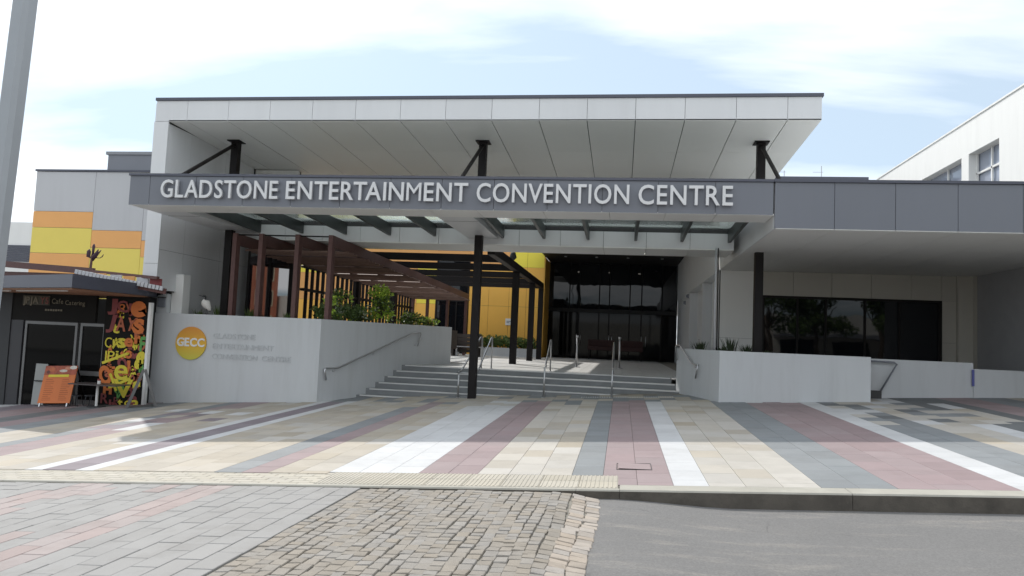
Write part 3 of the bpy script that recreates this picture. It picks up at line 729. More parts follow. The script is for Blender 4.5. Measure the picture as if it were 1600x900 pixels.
def put_text(txt, x0, x1, z0, h, y, m_, parent, depth=0.03, bold=0.02, gap=0.085, plane=None, name='letter', slant=0.0):
    """upright lettering facing -Y from x0 to x1 on baseline z0; plane=(origin, xdir, up, out) overrides"""
    ds = []; tot = 0; H = char_data('H', bold, 0.05); ch_h = H[5]-H[4]; base = H[4]
    KERN = {'TA':-.17,'AI':-.03,'RT':-.12,'ER':-.02,'ST':-.05,'TO':-.06,'LA':-.06,'AD':-.05,'NV':-.05,'VE':-.06,'NT':-.02,'TE':-.03,'TR':-.03,'TI':-.03,'RE':-.02,'CO':-.02}
    gp_ = []
    for i, c in enumerate(txt):
        d = char_data(c, bold, 0.05); ds.append(d); tot += d[3]-d[2]
        q = gap+KERN.get(txt[i:i+2], 0) if i < len(txt)-1 else 0
        gp_.append(q); tot += q
    sx = (x1-x0)/tot; sz = h/ch_h; cx = x0
    for c, d, q in zip(txt, ds, gp_):
        b = MB(); V = []
        for v in d[0]:
            lx = cx+(v.x-d[2])*sx + slant*(v.y-base)*sz; lz = (v.y-base)*sz; ly = (v.z/0.05)*depth/2+depth/2
            if plane: V.append(plane[0]+plane[1]*lx+plane[2]*(lz+z0)+plane[3]*ly)
            else: V.append(Vector((lx, y-ly, z0+lz)))
        b.add(V, d[1]); b.build(name, m_, parent)
        cx += (d[3]-d[2]+q)*sx
sg = thing('sign_lettering', 'raised pale metal lettering reading GLADSTONE ENTERTAINMENT CONVENTION CENTRE on the grey fascia', 'sign lettering')
for (w_, x0, x1) in (('GLADSTONE',-9.73,-7.10),('ENTERTAINMENT',-6.92,-3.10),('CONVENTION',-2.92,0.06),('CENTRE',0.235,1.985)):
    put_text(w_, x0, x1, 4.27, 0.375, YF-.05, M['letter'], sg, depth=0.05, bold=0.010, gap=0.125)

# right hand canopy
rc = thing('side_canopy', 'deep grey fascia canopy with white soffit running out of frame at the right', 'canopy')
rx = [2.755,3.82,4.88,5.94,7.02,8.09,9.16,10.23,11.3,12.4,13.5,14.6,15.7]
for i in range(len(rx)-1):
    b = MB(); b.box(rx[i]+g/2, rx[i+1]-g/2, YF-.003, YF+.04, 3.875, ZT-.05); b.build('fascia_panel', M['greyfas'], rc)
    for (y0, y1) in ((14.2,16.8),(16.8,19.4),(19.4,22.0)):
        b = MB(); b.box(rx[i]+(g/2 if i else .03), rx[i+1]-g/2, y0+.004, y1-.004, 3.862, 3.89); b.build('soffit_panel', M['soffit'], rc)
b = MB(); b.box(2.78, 15.7, YF+.05, 22.0, 3.895, ZT-.06); b.build('core', M['joint'], rc)
b = MB(); b.box(2.745, 15.7, YF-.035, YF+.10, ZT-.045, ZT+.008); b.build('roof_flashing', M['flash'], rc)
b = MB(); b.box(2.745, 15.7, YF+.105, 22.1, ZT-.05, ZT-.008); b.build('roof_sheet', M['white'], rc)  # unseen white cover on the side canopy, added to bounce light
ysr = [14.25,17.0,20,23,26,29,32,35.0,38.4]
for i in range(len(ysr)-1):
    b = MB(); b.box(2.757, 2.779, ysr[i]+.004, ysr[i+1]-.004, 3.862, ZT-.06 if ysr[i] < 22 else 6.0); b.build('side_panel', M['panel'], rc)

# ------------------------------------------------------------------ entry: side wall, window wall
sw = thing('entry_side_wall', 'pale wall with recessed panels on the right side of the dark entrance', 'wall')
b = MB(); b.box(3.15, 3.3, 22.1, 38.4, 0.5, 4.4); b.build('core', M['joint'], sw)
b = MB(); b.box(2.785, 3.4, 22.4, 38.4, 3.87, 6.0); b.build('head', M['panel'], sw)
for (y0, y1) in ((22.315,23.1),(26.6,27.1),(31.6,38.4)):
    b = MB(); b.box(2.785, 3.14, y0, y1, 0.6, 3.865); b.build('pier', M['panel'], sw)
for (y0, y1) in ((23.1,26.6),(27.1,31.6)):
    for (z0, z1) in ((1.0,1.9),(1.91,3.86)):
        b = MB(); b.box(3.10, 3.14, y0+.01, y1-.01, z0, z1); b.build('recessed_panel', M['panel'], sw)
    b = MB(); b.box(3.02, 3.05, y0+.5, y0+.54, 1.0, 3.86).box(3.02,3.05,y1-.9,y1-.86,1.0,3.86); b.build('cover_strip', M['white'], sw)
for (y, z) in ((33.6,3.55),(32.2,3.75)):
    b = MB(); b.tube([(2.785,y,z),(2.68,y,z)], [0.10,0.06], 10); b.build('light_fitting', M['mgrey'], sw)
ww = thing('window_wall', 'shaded cream panelled wall with a long dark strip window under the right canopy', 'wall')
b = MB(); b.box(2.80, 9.55, 22.06, 22.3, 0.9, 3.86); b.build('core', M['joint'], ww)
cream = mat('shaded_cream_panel', (0.46,0.44,0.39), 0.6, 0.03, 1.0, rnd=0.04)  # even cream base colour of the window wall panels
px_ = [2.80,3.95,4.83,5.88,6.94,8.01,8.79,9.17]
for i in range(len(px_)-1):
    if i == 0: zr_ = ((1.0,1.90),(1.905,3.86))
    elif i == 6: zr_ = ((1.0,2.0),(2.005,3.16),(3.165,3.86))
    else: zr_ = ((3.17,3.86),)
    for (z0, z1) in zr_:
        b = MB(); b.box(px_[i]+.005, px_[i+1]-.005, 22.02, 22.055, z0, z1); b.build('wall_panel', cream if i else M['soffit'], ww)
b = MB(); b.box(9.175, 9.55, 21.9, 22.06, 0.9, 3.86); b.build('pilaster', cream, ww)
for (x0, x1) in ((4.0,4.93),(4.97,5.70),(5.74,6.75),(6.79,7.66),(7.70,8.70)):
    b = MB(); b.box(x0, x1, 22.035, 22.05, 1.3, 3.10); b.build('window_pane', M['glass'], ww)
b = MB(); b.box(3.95,8.79,21.99,22.056,3.10,3.168)
for x in (3.95,4.93,5.70,6.75,7.66,8.70): b.box(x, x+(.05 if x not in (3.95,8.70) else .09), 21.99, 22.056, 1.2, 3.098)
b.build('window_frame', M['black'], ww)
b = MB(); b.box(3.35, 15.6, 22.31, 38.3, -.5, 4.60); b.build('mass', M['dark'], ww)
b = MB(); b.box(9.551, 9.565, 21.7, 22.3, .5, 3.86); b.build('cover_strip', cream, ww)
dw = thing('shadow_wall', 'dark grey return wall at the far right under the canopy', 'wall')
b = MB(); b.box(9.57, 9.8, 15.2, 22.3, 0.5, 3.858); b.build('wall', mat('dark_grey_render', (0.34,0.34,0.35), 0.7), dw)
dp = thing('downpipe', 'slim pale downpipe standing left of the black column in the right planter', 'pipe')
b = MB(); b.tube([(2.17,17.9,1.4),(2.17,18.0,3.98)], 0.024, 10); b.build('pipe', M['lgrey'], dp, smooth=True)
b = MB(); b.tube([(2.225,17.93,1.4),(2.225,18.03,3.98)], 0.014, 8); b.build('conduit', M['black'], dp, smooth=True)

# dark entrance
en = thing('entrance_lobby', 'dark glazed entrance lobby with double doors under a black ceiling', 'entrance')
b = MB(); b.box(-3.84, 2.74, 23.75, 38.5, 5.72, 5.95); b.build('ceiling', M['ceil'], en)
b = MB(); b.box(-3.86, 2.76, 23.72, 38.6, 5.955, 6.1); b.build('roof', M['white'], en)
mx_ = [-3.85,-2.75,-2.25,-1.2,-0.68,0.37,0.97,2.0,2.74]
for i in range(len(mx_)-1):
    x0, x1 = mx_[i]+.03, mx_[i+1]-.03
    b = MB(); b.box(x0, x1, 38.5, 38.53, ZL+.08, 3.15); b.build('door_pane', M['glassd'], en)
    b = MB(); b.box(x0, x1, 38.49, 38.53, 3.35, 5.7); b.build('glass_pane', M['glass'], en)
b = MB(); b.box(-3.85, 2.74, 38.46, 38.56, 3.16, 3.34); b.build('transom', M['dark'], en)
for x in mx_: 
    b = MB(); b.box(x-.03, x+.03, 38.44, 38.56, ZL, 3.155); b.build('mullion', M['black'], en)
b = MB(); b.box(-3.9, 2.78, 38.6, 38.8, 0, 6); b.build('back_wall', M['dark'], en)
for x in (-2.33, -2.12, -0.66, -0.50, 1.0, 1.22):
    b = MB(); b.tube([(x,38.46,1.5),(x,38.38,1.52),(x,38.38,1.98),(x,38.46,2.0)], 0.022, 8); b.build('door_handle', M['steel'], en, smooth=True)
dl = emis('downlight', (1.0,0.95,0.85), 3.0)
for i, (x, y) in enumerate([(-2.8,35.5),(-1.3,35.5),(0.2,35.5),(1.8,35.5),(-2.6,33.6),(-.8,33.6),(0.9,33.6)]):
    b = MB(); b.tube([(x,y,5.715),(x,y,5.68)], 0.07, 12); b.build('downlight', dl if i > 3 else M['steel'], en)
# lobby furniture behind the doors seen as low red seats reflected in the glass
for i, (x, w_) in enumerate([(-1.0,1.35),(0.45,1.25)]):
    t = thing('lobby_bench', ['low red upholstered bench inside the dark entrance, left one','low red upholstered bench inside the dark entrance, right one'][i], 'bench', group='red benches in the entrance')
    red = mat('dull_red_upholstery', (0.05,0.022,0.02), 0.8)
    b = MB(); b.box(x-w_/2, x+w_/2, 37.2, 37.7, 1.22, 1.42); b.build('seat', red, t, bevel=.03)
    b = MB(); b.box(x-w_/2, x+w_/2, 37.62, 37.78, 1.42, 1.75); b.build('backrest', red, t, bevel=.03)
    for lx in (x-w_/2+.08, x+w_/2-.08):
        b = MB(); b.box(lx-.02, lx+.02, 37.25, 37.65, ZL, 1.22); b.build('leg', M['black'], t)

# ------------------------------------------------------------------ courtyard wall (yellow / orange)
cw = thing('courtyard_wall', 'yellow and amber panelled wall at the back of the sunny courtyard', 'wall')
b = MB(); b.box(-18, -3.86, 36.04, 36.4, 0.5, 7.5); b.build('core', M['joint'], cw)
cx_ = [-18,-16.8,-15.6,-14.5,-13.4,-12.3,-11.3,-10.3,-9.30,-7.60,-6.6,-5.58,-4.72,-3.87]
for i in range(len(cx_)-1):
    x0, x1 = cx_[i]+.006, cx_[i+1]-.006
    if i == 8:
        rws = [(5.62,5.9,'orange'),(5.9,7.5,'orange')]
    elif x0 < -13.4: rws = [(.76,3.2,'amber'),(3.2,4.6,'orange'),(4.6,7.5,'byellow')]
    elif x0 < -9.7: rws = [(.76,3.2,'amber'),(3.2,5.2,'byellow' if i%2 else 'orange'),(5.2,5.9,'orange'),(5.9,7.5,'byellow')]
    elif x0 < -5.6: rws = [(.76,3.2,'amber'),(3.2,5.2,'amber'),(5.2,7.5,'orange')]
    else: rws = [(.76,3.2,'amber'),(3.2,5.16,'amber'),(5.16,7.5,'byellow')]
    for (z0, z1, mn) in rws:
        b = MB(); b.box(x0, x1, 36.0, 36.035, z0+.005, z1-.005); b.build('wall_panel', M[mn], cw)
b = MB(); b.box(-9.24,-7.66,36.02,36.036,.8,3.35).box(-9.24,-7.66,36.02,36.036,3.45,5.55); b.build('window_pane', M['glass'], cw)
b = MB(); b.box(-9.30,-9.22,35.97,36.037,.76,5.61).box(-7.68,-7.60,35.97,36.037,.76,5.61).box(-9.22,-7.68,35.97,36.037,3.35,3.45).box(-8.25,-8.19,35.97,36.037,.76,3.35).box(-9.22,-7.68,35.97,36.037,5.55,5.61)
b.build('window_frame', M['black'], cw)
b = MB(); b.box(-3.865, -3.83, 36.0, 38.5, .76, 5.7); b.build('end_panel', M['amber'], cw)
sn = thing('notice_sign', 'small white notice on the amber courtyard wall between black posts', 'sign')
b = MB(); b.box(-5.70,-5.38,35.97,35.995,2.27,2.6); b.build('plate', M['white'], sn)
b = MB(); b.box(-5.64,-5.44,35.962,35.972,2.45,2.48).box(-5.64,-5.5,35.962,35.972,2.38,2.41); b.build('text_line', M['mgrey'], sn)
ph = thing('planter_box', 'low white planter box at the foot of the amber courtyard wall', 'planter')
b = MB(); b.box(-7.2,-3.95,34.9,35.05,ZL,1.16).box(-4.1,-3.95,35.05,35.9,ZL,1.16).box(-7.2,-7.05,35.05,35.9,ZL,1.16).box(-7.05,-4.1,35.75,35.9,ZL,1.16); b.build('wall', M['render'], ph)
b = MB(); b.box(-7.05,-4.1,35.05,35.75,ZL,1.08); b.build('soil', M['soil'], ph)

# black portal frame pergola
bp_ = thing('portal_frame', 'black steel portal frame of posts and cross beams over the landing', 'pergola')
for y in (24.7, 29.3, 32.6):
    b = MB(); b.box(-3.72,-3.50,y-.10,y+.10,ZL,3.88); b.build('post', M['black'], bp_)
for y in (24.7, 29.3, 32.6):
    pass
b = MB(); b.box(-3.71,-3.51,19.75,32.75,3.885,4.13); b.build('edge_beam', M['black'], bp_)
for y in (21.9, 24.6, 27.4, 30.2, 32.65):
    b = MB(); b.box(-9.5,-3.715,y-.06,y+.06,3.90,4.12); b.build('cross_beam', M['black'], bp_)
lt = thing('pendant_lantern', 'small dark pendant lantern hanging beside the black posts', 'lantern')
b = MB(); b.tube([(-3.85,25.4,4.95),(-3.85,25.4,4.68)], .01, 6); b.build('cord', M['black'], lt)
b = MB(); b.tube([(-3.85,25.4,4.70),(-3.85,25.4,4.60),(-3.85,25.4,4.45),(-3.85,25.4,4.36)], [.03,.09,.13,.05], 12); b.build('shade', M['rafter'], lt, smooth=True)

# timber pergola
tp = thing('timber_pergola', 'red brown timber pergola with battened roof above the left planter', 'pergola')
TX = [-9.68,-8.98,-8.02,-7.15]
def tz(y): return 3.96-0.022*(y-17.2)
for x in TX:
    b = MB(); b.box(x-.055, x+.055, 17.12, 17.32, 1.5, tz(17.2)); b.build('post', M['timber'], tp, bevel=.004)
    b = MB(); b.box(x-.055, x+.055, 33.2, 33.4, ZL, tz(33.3)-.24); b.build('post', M['timber'], tp)
    b = MB(); b.bar((x,17.33,tz(17.33)-.14),(x,33.6,tz(33.6)-.14),.10,.28); b.build('roof_beam', M['timber'], tp)
b = MB(); b.tube([(-9.68,17.22,3.93),(-7.15,17.22,3.93)], .018, 8); b.build('tie_rod', M['black'], tp)
y = 18.0; bm = MB(); bm.box(-9.85, -7.0, -.02, .02, -.045, 0); bme = bm.mesh('batten', M['batten'])
k = 0
while y < 33.5:
    if k % 7 != 3:
        o = inst('batten', bme, tp, Matrix.Translation((R.uniform(-.02,.02), y, tz(y)-.285-R.random()*.01)) @ Matrix.Rotation(R.uniform(.5,.7), 4, 'X'))
    y += 0.30; k += 1
sc_ = thing('slat_screen', 'screen of upright dark slats between black posts behind the left planter', 'screen')
y = 21.5
while y < 33.0:
    b = MB(); b.box(-9.72, -9.64, y-.045, y+.045, 1.2, tz(y)-.30); b.build('slat', M['black'], sc_)
    y += 0.42
b = MB(); b.box(-9.75, -9.60, 21.2, 33, 2.80, 2.88); b.build('mid_rail', M['black'], sc_)
b = MB(); b.box(-9.74, -9.61, 21.2, 33, 3.50, 3.53); b.build('top_rail', M['black'], sc_)
for y in (25.9, 30.3):
    b = MB(); b.box(-9.80, -9.56, y-.13, y+.13, 1.0, 3.6); b.build('post', M['black'], sc_)

# bench on the landing
bn = thing('bench', 'brown timber bench with a high solid back on the landing behind the left wall', 'bench')
bm_ = mat('dark_brown_bench', (0.085,0.07,0.062), 0.7, .1, 6)
for k in range(5):
    b = MB(); b.box(-7.30,-6.10, 32.0, 32.04, 0.92+k*.165, 0.92+k*.165+.155); b.build('back_slat', bm_, bn)
b = MB(); b.box(-7.30,-7.24,31.4,32.0,ZL,1.74).box(-6.16,-6.10,31.4,32.0,ZL,1.74); b.build('side_frame', bm_, bn)
for k in range(3):
    b = MB(); b.box(-7.23,-5.9, 31.42+k*.18, 31.58+k*.18, 1.16, 1.20); b.build('seat_slat', M['steel'] if k == 0 else bm_, bn)
for lx in (-7.1, -6.0):
    b = MB(); b.box(lx-.03, lx+.03, 31.5, 31.9, ZL, 1.158); b.build('leg', M['steel'], bn)

# ------------------------------------------------------------------ plants
def leafpts(b, c, n, d, size, up_=0.3):
    for _ in range(n):
        while True:
            q = Vector((R.uniform(-1,1), R.uniform(-1,1), R.uniform(-1,1)))
            if q.length < 1: break
        if q.length < 0.45 and R.random() < .6: q = q.normalized()*R.uniform(.5,1)
        p_ = Vector(c)+Vector((q.x*d[0], q.y*d[1], q.z*d[2]))
        a = Vector((R.uniform(-1,1), R.uniform(-1,1), R.uniform(-.4,1)+up_)).normalized(); s_ = size*R.uniform(.6,1.3)
        w_ = a.orthogonal().normalized(); w_.rotate(Quaternion(a, R.uniform(0,6.28))); w_ *= s_*.32
        mid = p_+a*s_*.5; dr = Vector((0,0,-s_*.12))
        b.add([p_, mid+w_, p_+a*s_+dr, mid-w_], [(0,1,2,3)])
def shrub(label, x, y, zb, w, h, mats, leaf=.1, n=500, name='shrub', group=None, cat='shrub'):
    t = thing(name, label, cat, group=group)
    b = MB()
    for k in range(6):
        a = R.uniform(0,6.28); rr2 = w*.35*R.random()
        b.tube([(x+R.uniform(-.05,.05), y, zb-.05), (x+math.cos(a)*rr2*.5, y+math.sin(a)*rr2*.5, zb+h*.45), (x+math.cos(a)*rr2, y+math.sin(a)*rr2, zb+h*.85)], [.012,.009,.004], 5)
    b.build('stem', M['stem'], t)
    for mi, (mm, share) in enumerate(mats):
        b = MB(); nc = 7
        for k in range(nc):
            a = R.uniform(0,6.28); rr2 = w*.5*math.sqrt(R.random())*.8
            zc_ = zb+h*R.uniform(.25,.85)
            leafpts(b, (x+math.cos(a)*rr2, y+math.sin(a)*rr2*.7, zc_), int(n*share/nc), (w*.24, w*.2, h*.17), leaf)
        b.build('foliage', mm, t)
    return t
def spiky(label, x, y, zb, w, h, mm, n=40, group=None):
    t = thing('grass_tuft', label, 'plant', group=group); b = MB()
    for _ in range(n):
        a = R.uniform(0,6.28); l_ = h*R.uniform(.5,1); r0 = R.uniform(0,w*.3); r1 = r0+R.uniform(.1,.5)*w
        p0 = Vector((x+math.cos(a)*r0, y+math.sin(a)*r0, zb)); p1 = Vector((x+math.cos(a)*(r0+r1)/2, y+math.sin(a)*(r0+r1)/2, zb+l_*.65)); p2 = Vector((x+math.cos(a)*r1, y+math.sin(a)*r1, zb+l_))
        s_ = Vector((-math.sin(a), math.cos(a), 0))*.012
        b.add([p0-s_, p0+s_, p1+s_*.8, p1-s_*.8, p2], [(0,1,2,3),(3,2,4)])
    b.build('blades', mm, t); return t
G = 'shrubs in the left planter'
shrub('broad dark shrub low behind the third timber post', -7.75, 18.6, 1.78, 1.0, .50, [(M['leafd'],1.0)], .09, 700, group=G)
shrub('tall sprawling shrub with pale leaf clusters right of the last timber post', -7.75, 19.5, 1.78, 1.0, 1.02, [(M['leafd'],.6),(M['leafb'],.2),(M['leafp'],.25)], .10, 900, group=G)
shrub('bright yellow green shrub reaching highest in the left planter', -6.97, 20.6, 1.78, .8, 1.22, [(M['leafb'],.75),(M['leafd'],.4)], .10, 900, group=G)
shrub('leafy green shrub with pale flowers between the two tall shrubs', -7.4, 20.1, 1.78, .95, .68, [(M['leafd'],.7),(M['leafp'],.12),(M['leafb'],.2)], .09, 700, group=G)
shrub('low dark green shrub near the stair end of the left planter', -6.45, 21.8, 1.72, 1.0, .62, [(M['leafd'],.8),(M['leafb'],.25)], .09, 700, group=G)
shrub('small bright green plant at the far end of the left planter', -6.0, 22.7, 1.72, .6, .50, [(M['leafb'],.5),(M['leafd'],.4)], .08, 500, group=G)
shrub('yellow green sprig poking up just left of the last timber post', -7.45, 18.2, 1.78, .5, .80, [(M['leafb'],.5),(M['leafd'],.3)], .09, 260, group=G)
for i, (x, y, h_) in enumerate([(-10.75,17.5,.28),(-9.4,17.6,.34),(-8.4,17.7,.3),(-10.45,17.9,.4)]):
    spiky(['thin grass tuft left of the white bird','grass tuft between the first two timber posts','grass tuft between the second and third timber posts','grass tuft right behind the white bird'][i], x, y, 1.78, .35, h_, M['leafd'], 45, 'grass tufts in the left planter')
for i, (x, y, h_) in enumerate([(1.98,19.2,.34),(2.40,18.1,.24),(2.65,18.8,.44),(3.0,18.4,.28),(3.5,18.6,.16)]):
    M['leafs'] = mat('dull_strap_leaf', (0.045,0.065,0.03), 0.6, 0.3, 6)
    spiky(['dark grass tuft furthest left in the right planter','low grass tuft just right of the downpipe','tallest grass tuft in the right planter','grass tuft close left of the right black column','short grass tuft right of the right black column'][i], x, y, 1.45, .5, h_, M['leafs'], 60, 'grass tufts in the right planter')
hd = thing('hedge', 'long low dark hedge in the white planter box by the amber wall', 'hedge')
b = MB()
for k in range(22):
    leafpts(b, (-6.9+k*.13, 35.4, 1.35+R.uniform(-.05,.12)), 90, (.22,.28,.28), .13)
b.build('foliage', M['leafd'], hd)
b = MB()
for k in range(12): b.tube([(-6.9+k*.24,35.4,1.0),(-6.9+k*.24,35.4,1.3)], .012, 5)
b.build('stem', M['stem'], hd)

# ------------------------------------------------------------------ bird on the wall
bd = thing('ibis', 'white ibis with bare dark head and long curved bill standing on the planter wall', 'bird')
bx0, by0, bz0 = -10.22, 16.93, ZPL
body = [(.10,0,.10,.012),(.07,0,.15,.035),(.03,0,.20,.062),(-.01,0,.25,.078),(-.05,0,.295,.074),(-.075,0,.335,.050),(-.07,0,.375,.026),(-.05,0,.41,.018),(-.045,0,.435,.020),(-.065,0,.455,.026),(-.095,0,.458,.018),(-.13,0,.452,.010),(-.18,0,.462,.007),(-.235,0,.475,.003)]
body = [(-x_, y_, z_, r_) for (x_, y_, z_, r_) in body]
body = [(-p_[0], p_[1], p_[2], p_[3]) for p_ in body]
wht = mat('white_feathers', (0.60,0.58,0.54), .8, .08, 30); blk = mat('dark_bare_skin', (.02,.02,.02), .6)
b = MB(); b.tube([(bx0+p_[0]*1.0+.03, by0+p_[1], bz0+p_[2]) for p_ in body], [p_[3]*(1.35 if i_ < 6 else 1.1) for i_, p_ in enumerate(body)], 14)
nb = 14
b.mi = [1 if (f_[0]//nb) >= 6 and len(f_) == 4 else 0 for f_ in b.f]
b.build('body', [wht, blk], bd, smooth=True)
for s_ in (-.028, .03):
    b = MB(); b.tube([(bx0+.03, by0+s_, bz0+.20),(bx0+.045, by0+s_, bz0+.10),(bx0+.03, by0+s_, bz0+.008)], [.014,.007,.006], 8)
    for t_ in (-.5, 0, .5): b.tube([(bx0+.03, by0+s_, bz0+.008),(bx0+.03-.05*math.cos(t_), by0+s_+.05*math.sin(t_), bz0+.004)], .004, 5)
    b.build('leg', blk, bd, smooth=True)
for s_ in (-1, 1):
    b = MB(); b.tube([(bx0-.005, by0+s_*.062, bz0+.30),(bx0+.04, by0+s_*.070, bz0+.24),(bx0+.085, by0+s_*.052, bz0+.16),(bx0+.12, by0+s_*.03, bz0+.09)], [.02,.035,.028,.006], 8); b.build('wing', wht, bd, smooth=True)
b = MB(); b.tube([(bx0+.09,by0,bz0+.14),(bx0+.13,by0,bz0+.07)], [.022,.006], 8); b.build('tail', blk, bd, smooth=True)

# ------------------------------------------------------------------ gold logo and wall lettering
lg = thing('logo_disc', 'round gold disc with raised white letters GECC on the planter wall', 'sign')
gold = bpy.data.materials.new('gold_gradient_disc'); gold.use_nodes = True; t_ = gold.node_tree; p_ = t_.nodes['Principled BSDF']
geo = N(t_, 'ShaderNodeNewGeometry'); sp = N(t_, 'ShaderNodeSeparateXYZ'); t_.links.new(geo.outputs['Position'], sp.inputs[0])
mr = N(t_, 'ShaderNodeMapRange'); mr.inputs[1].default_value = .75; mr.inputs[2].default_value = 1.56; t_.links.new(sp.outputs['Z'], mr.inputs[0])
rp = N(t_, 'ShaderNodeValToRGB'); rp.color_ramp.elements[0].color = (.52,.50,.06,1); rp.color_ramp.elements[1].color = (.62,.24,.03,1)
e_ = rp.color_ramp.elements.new(.45); e_.color = (.68,.40,.03,1)
t_.links.new(mr.outputs[0], rp.inputs[0]); t_.links.new(rp.outputs[0], p_.inputs['Base Color']); p_.inputs['Roughness'].default_value = .45
b = MB(); b.tube([(-10.47,16.832,1.16),(-10.47,16.80,1.16)], .405, 64); b.build('disc', gold, lg)
put_text('GECC', -10.83, -10.10, 1.08, .21, 16.80, M['white'], lg, depth=.015, bold=.03, gap=.06)
wt = thing('wall_lettering', 'faint raised three line venue name GLADSTONE ENTERTAINMENT CONVENTION CENTRE beside the gold disc', 'sign lettering')
fnt = mat('pale_raised_letter', (.495,.51,.52), .6, .02)
put_text('GLADSTONE', -9.90, -8.80, 1.31, .125, 16.832, fnt, wt, depth=.008, bold=.0, gap=.10)
put_text('ENTERTAINMENT', -9.90, -8.31, 1.06, .125, 16.832, fnt, wt, depth=.008, bold=.0, gap=.10)
put_text('CONVENTION', -9.90, -8.72, .81, .125, 16.832, fnt, wt, depth=.008, bold=.0, gap=.10)
put_text('CENTRE', -8.60, -7.86, .81, .125, 16.832, fnt, wt, depth=.008, bold=.0, gap=.10)

# ------------------------------------------------------------------ left coloured building and others behind
lb = thing('theatre_block', 'large pale grey block with yellow and orange painted rectangles at the left', 'building')
YB = 30.0
b = MB(); b.box(-26.95,-19.6,YB+.05,44,-1,8.36); b.build('core', M['lgrey'], lb)
def pn(x0, x1, z0, z1, mn): 
    b = MB(); b.box(x0+.008, x1-.008, YB, YB+.045, z0+.008, z1-.008); b.build('wall_panel', M[mn], lb)
pn(-27,-23.95,6.55,8.4,'lgrey'); pn(-27,-23.95,5.80,6.55,'orange'); pn(-27,-23.95,4.62,5.80,'yellow'); pn(-27,-23.95,2.6,4.62,'orange')
pn(-23.95,-21.45,5.72,8.4,'lgrey'); pn(-23.95,-21.45,4.92,5.72,'orange'); pn(-23.95,-21.45,2.6,4.92,'yellow')
pn(-21.45,-19.6,5.30,8.4,'lgrey'); pn(-21.45,-20.9,4.55,5.30,'orange'); pn(-20.9,-19.6,2.6,5.30,'lgrey'); pn(-21.45,-20.9,2.6,4.55,'yellow'); pn(-27,-19.6,-.8,2.6,'lgrey')
b = MB(); b.box(-27.05,-19.5,YB-.05,44.1,8.41,8.50); b.build('roof_flashing', M['flash'], lb)
pt = thing('plant_room', 'grey metal clad plant room on top of the coloured block', 'building')
b = MB(); b.box(-24.2,-19.7,31,36,8.5,9.45); b.build('wall', M['mgrey'], pt)
b = MB(); b.box(-24.3,-19.6,30.95,36.1,9.455,9.60); b.build('parapet', mat('plant_parapet',(.24,.25,.27),.5), pt)
fl = thing('fly_tower', 'white sloping roof of a higher block rising behind the plant room', 'building')
b = MB(); b.add([(-26.5,40,8),(-16,40,8),(-16,40,12.4),(-22,40,12.2),(-26.5,40,11.5),(-26.5,46,8),(-16,46,8),(-16,46,12.4),(-22,46,12.2),(-26.5,46,11.5)],
   [(0,1,2,3,4),(5,9,8,7,6),(2,7,8,3),(3,8,9,4),(0,4,9,5),(1,6,7,2)]); b.build('roof', M['white'], fl)
ob = thing('far_building', 'low white building with a dark louvred band at the far left edge', 'building')
b = MB(); b.box(-40,-30.4,34,44,-1,6.6); b.build('wall', M['white'], ob)
for k in range(10):
    z = 4.52+k*.088; b = MB(); b.box(-39.9,-30.35,33.93,33.99,z,z+.07); b.build('louvre', M['flash'], ob)
dr = thing('distant_roof', 'distant pale roof edge seen between the high canopy and the white building', 'building')
b = MB(); b.box(2.9,13.9,45,60,4,11.72); b.build('wall', M['lgrey'], dr)
b = MB(); b.box(2.8,13.95,44.9,60,11.73,11.9); b.build('roof_flashing', M['flash'], dr)
for i, x in enumerate((9.45, 11.6)):
    t = thing('vent_pole', ['thin grey vent pole on the distant roof, the left one','thin pale vent pole on the distant roof, the right one'][i], 'pole', group='thin poles on the distant roof')
    b = MB(); b.tube([(x,46,11.9),(x,46,12.8 if i else 12.5)], .022, 8); b.build('pole', M['lgrey'], t)
    b = MB(); b.tube([(x-.5,46,12.42),(x+.1,46,12.42)], .012, 6); b.build('arm', M['lgrey'], t)
# white building at right
wb = thing('white_building', 'tall white building with recessed windows at the upper right', 'building')
X = 14.0; ZR = 11.45
wins = [(30.0,32.5,8.2,10.05),(33.15,37.3,8.2,10.05),(38.2,42,8.2,10.05)]
yb = [20.0]+[v for w_ in wins for v in w_[:2]]+[43.5]
cols_ = [(20,30.0),(32.5,33.15),(37.3,38.2),(42,43.5)]
wh2 = M['white']
for (y0, y1) in cols_:
    b = MB(); b.box(X, X+.45, y0, y1, 8.2, 10.05); b.build('wall_pier', wh2, wb)
b = MB(); b.box(X, X+.45, 20, 43.5, 10.05, ZR); b.build('wall_band', wh2, wb)
b = MB(); b.box(X, X+.45, 20, 43.5, 0, 8.2); b.build('wall', wh2, wb)
b = MB(); b.box(X+.5, X+12, 20, 43.5, 0, ZR-.1); b.build('core', wh2, wb)
b = MB(); b.box(X-.04, X+12, 19.9, 43.6, ZR, ZR+.07); b.build('coping', wh2, wb)
wgl = glassy('pale_window_glass', (.30,.33,.40), .05, 1.6)
for (y0, y1, z0, z1) in wins:
    fr = MB().box(X+.30, X+.36, y0, y1, z0+.98, z0+1.06).box(X+.30,X+.36,(y0+y1)/2-.04,(y0+y1)/2+.04,z0,z1).box(X+.3,X+.36,y0,y0+.06,z0,z1).box(X+.3,X+.36,y1-.06,y1,z0,z1)
    f_ = fr.build('window_frame', wh2, wb)
    b = MB(); b.box(X+.40, X+.42, y0, y1, z0, z1); b.build('pane', wgl, f_)

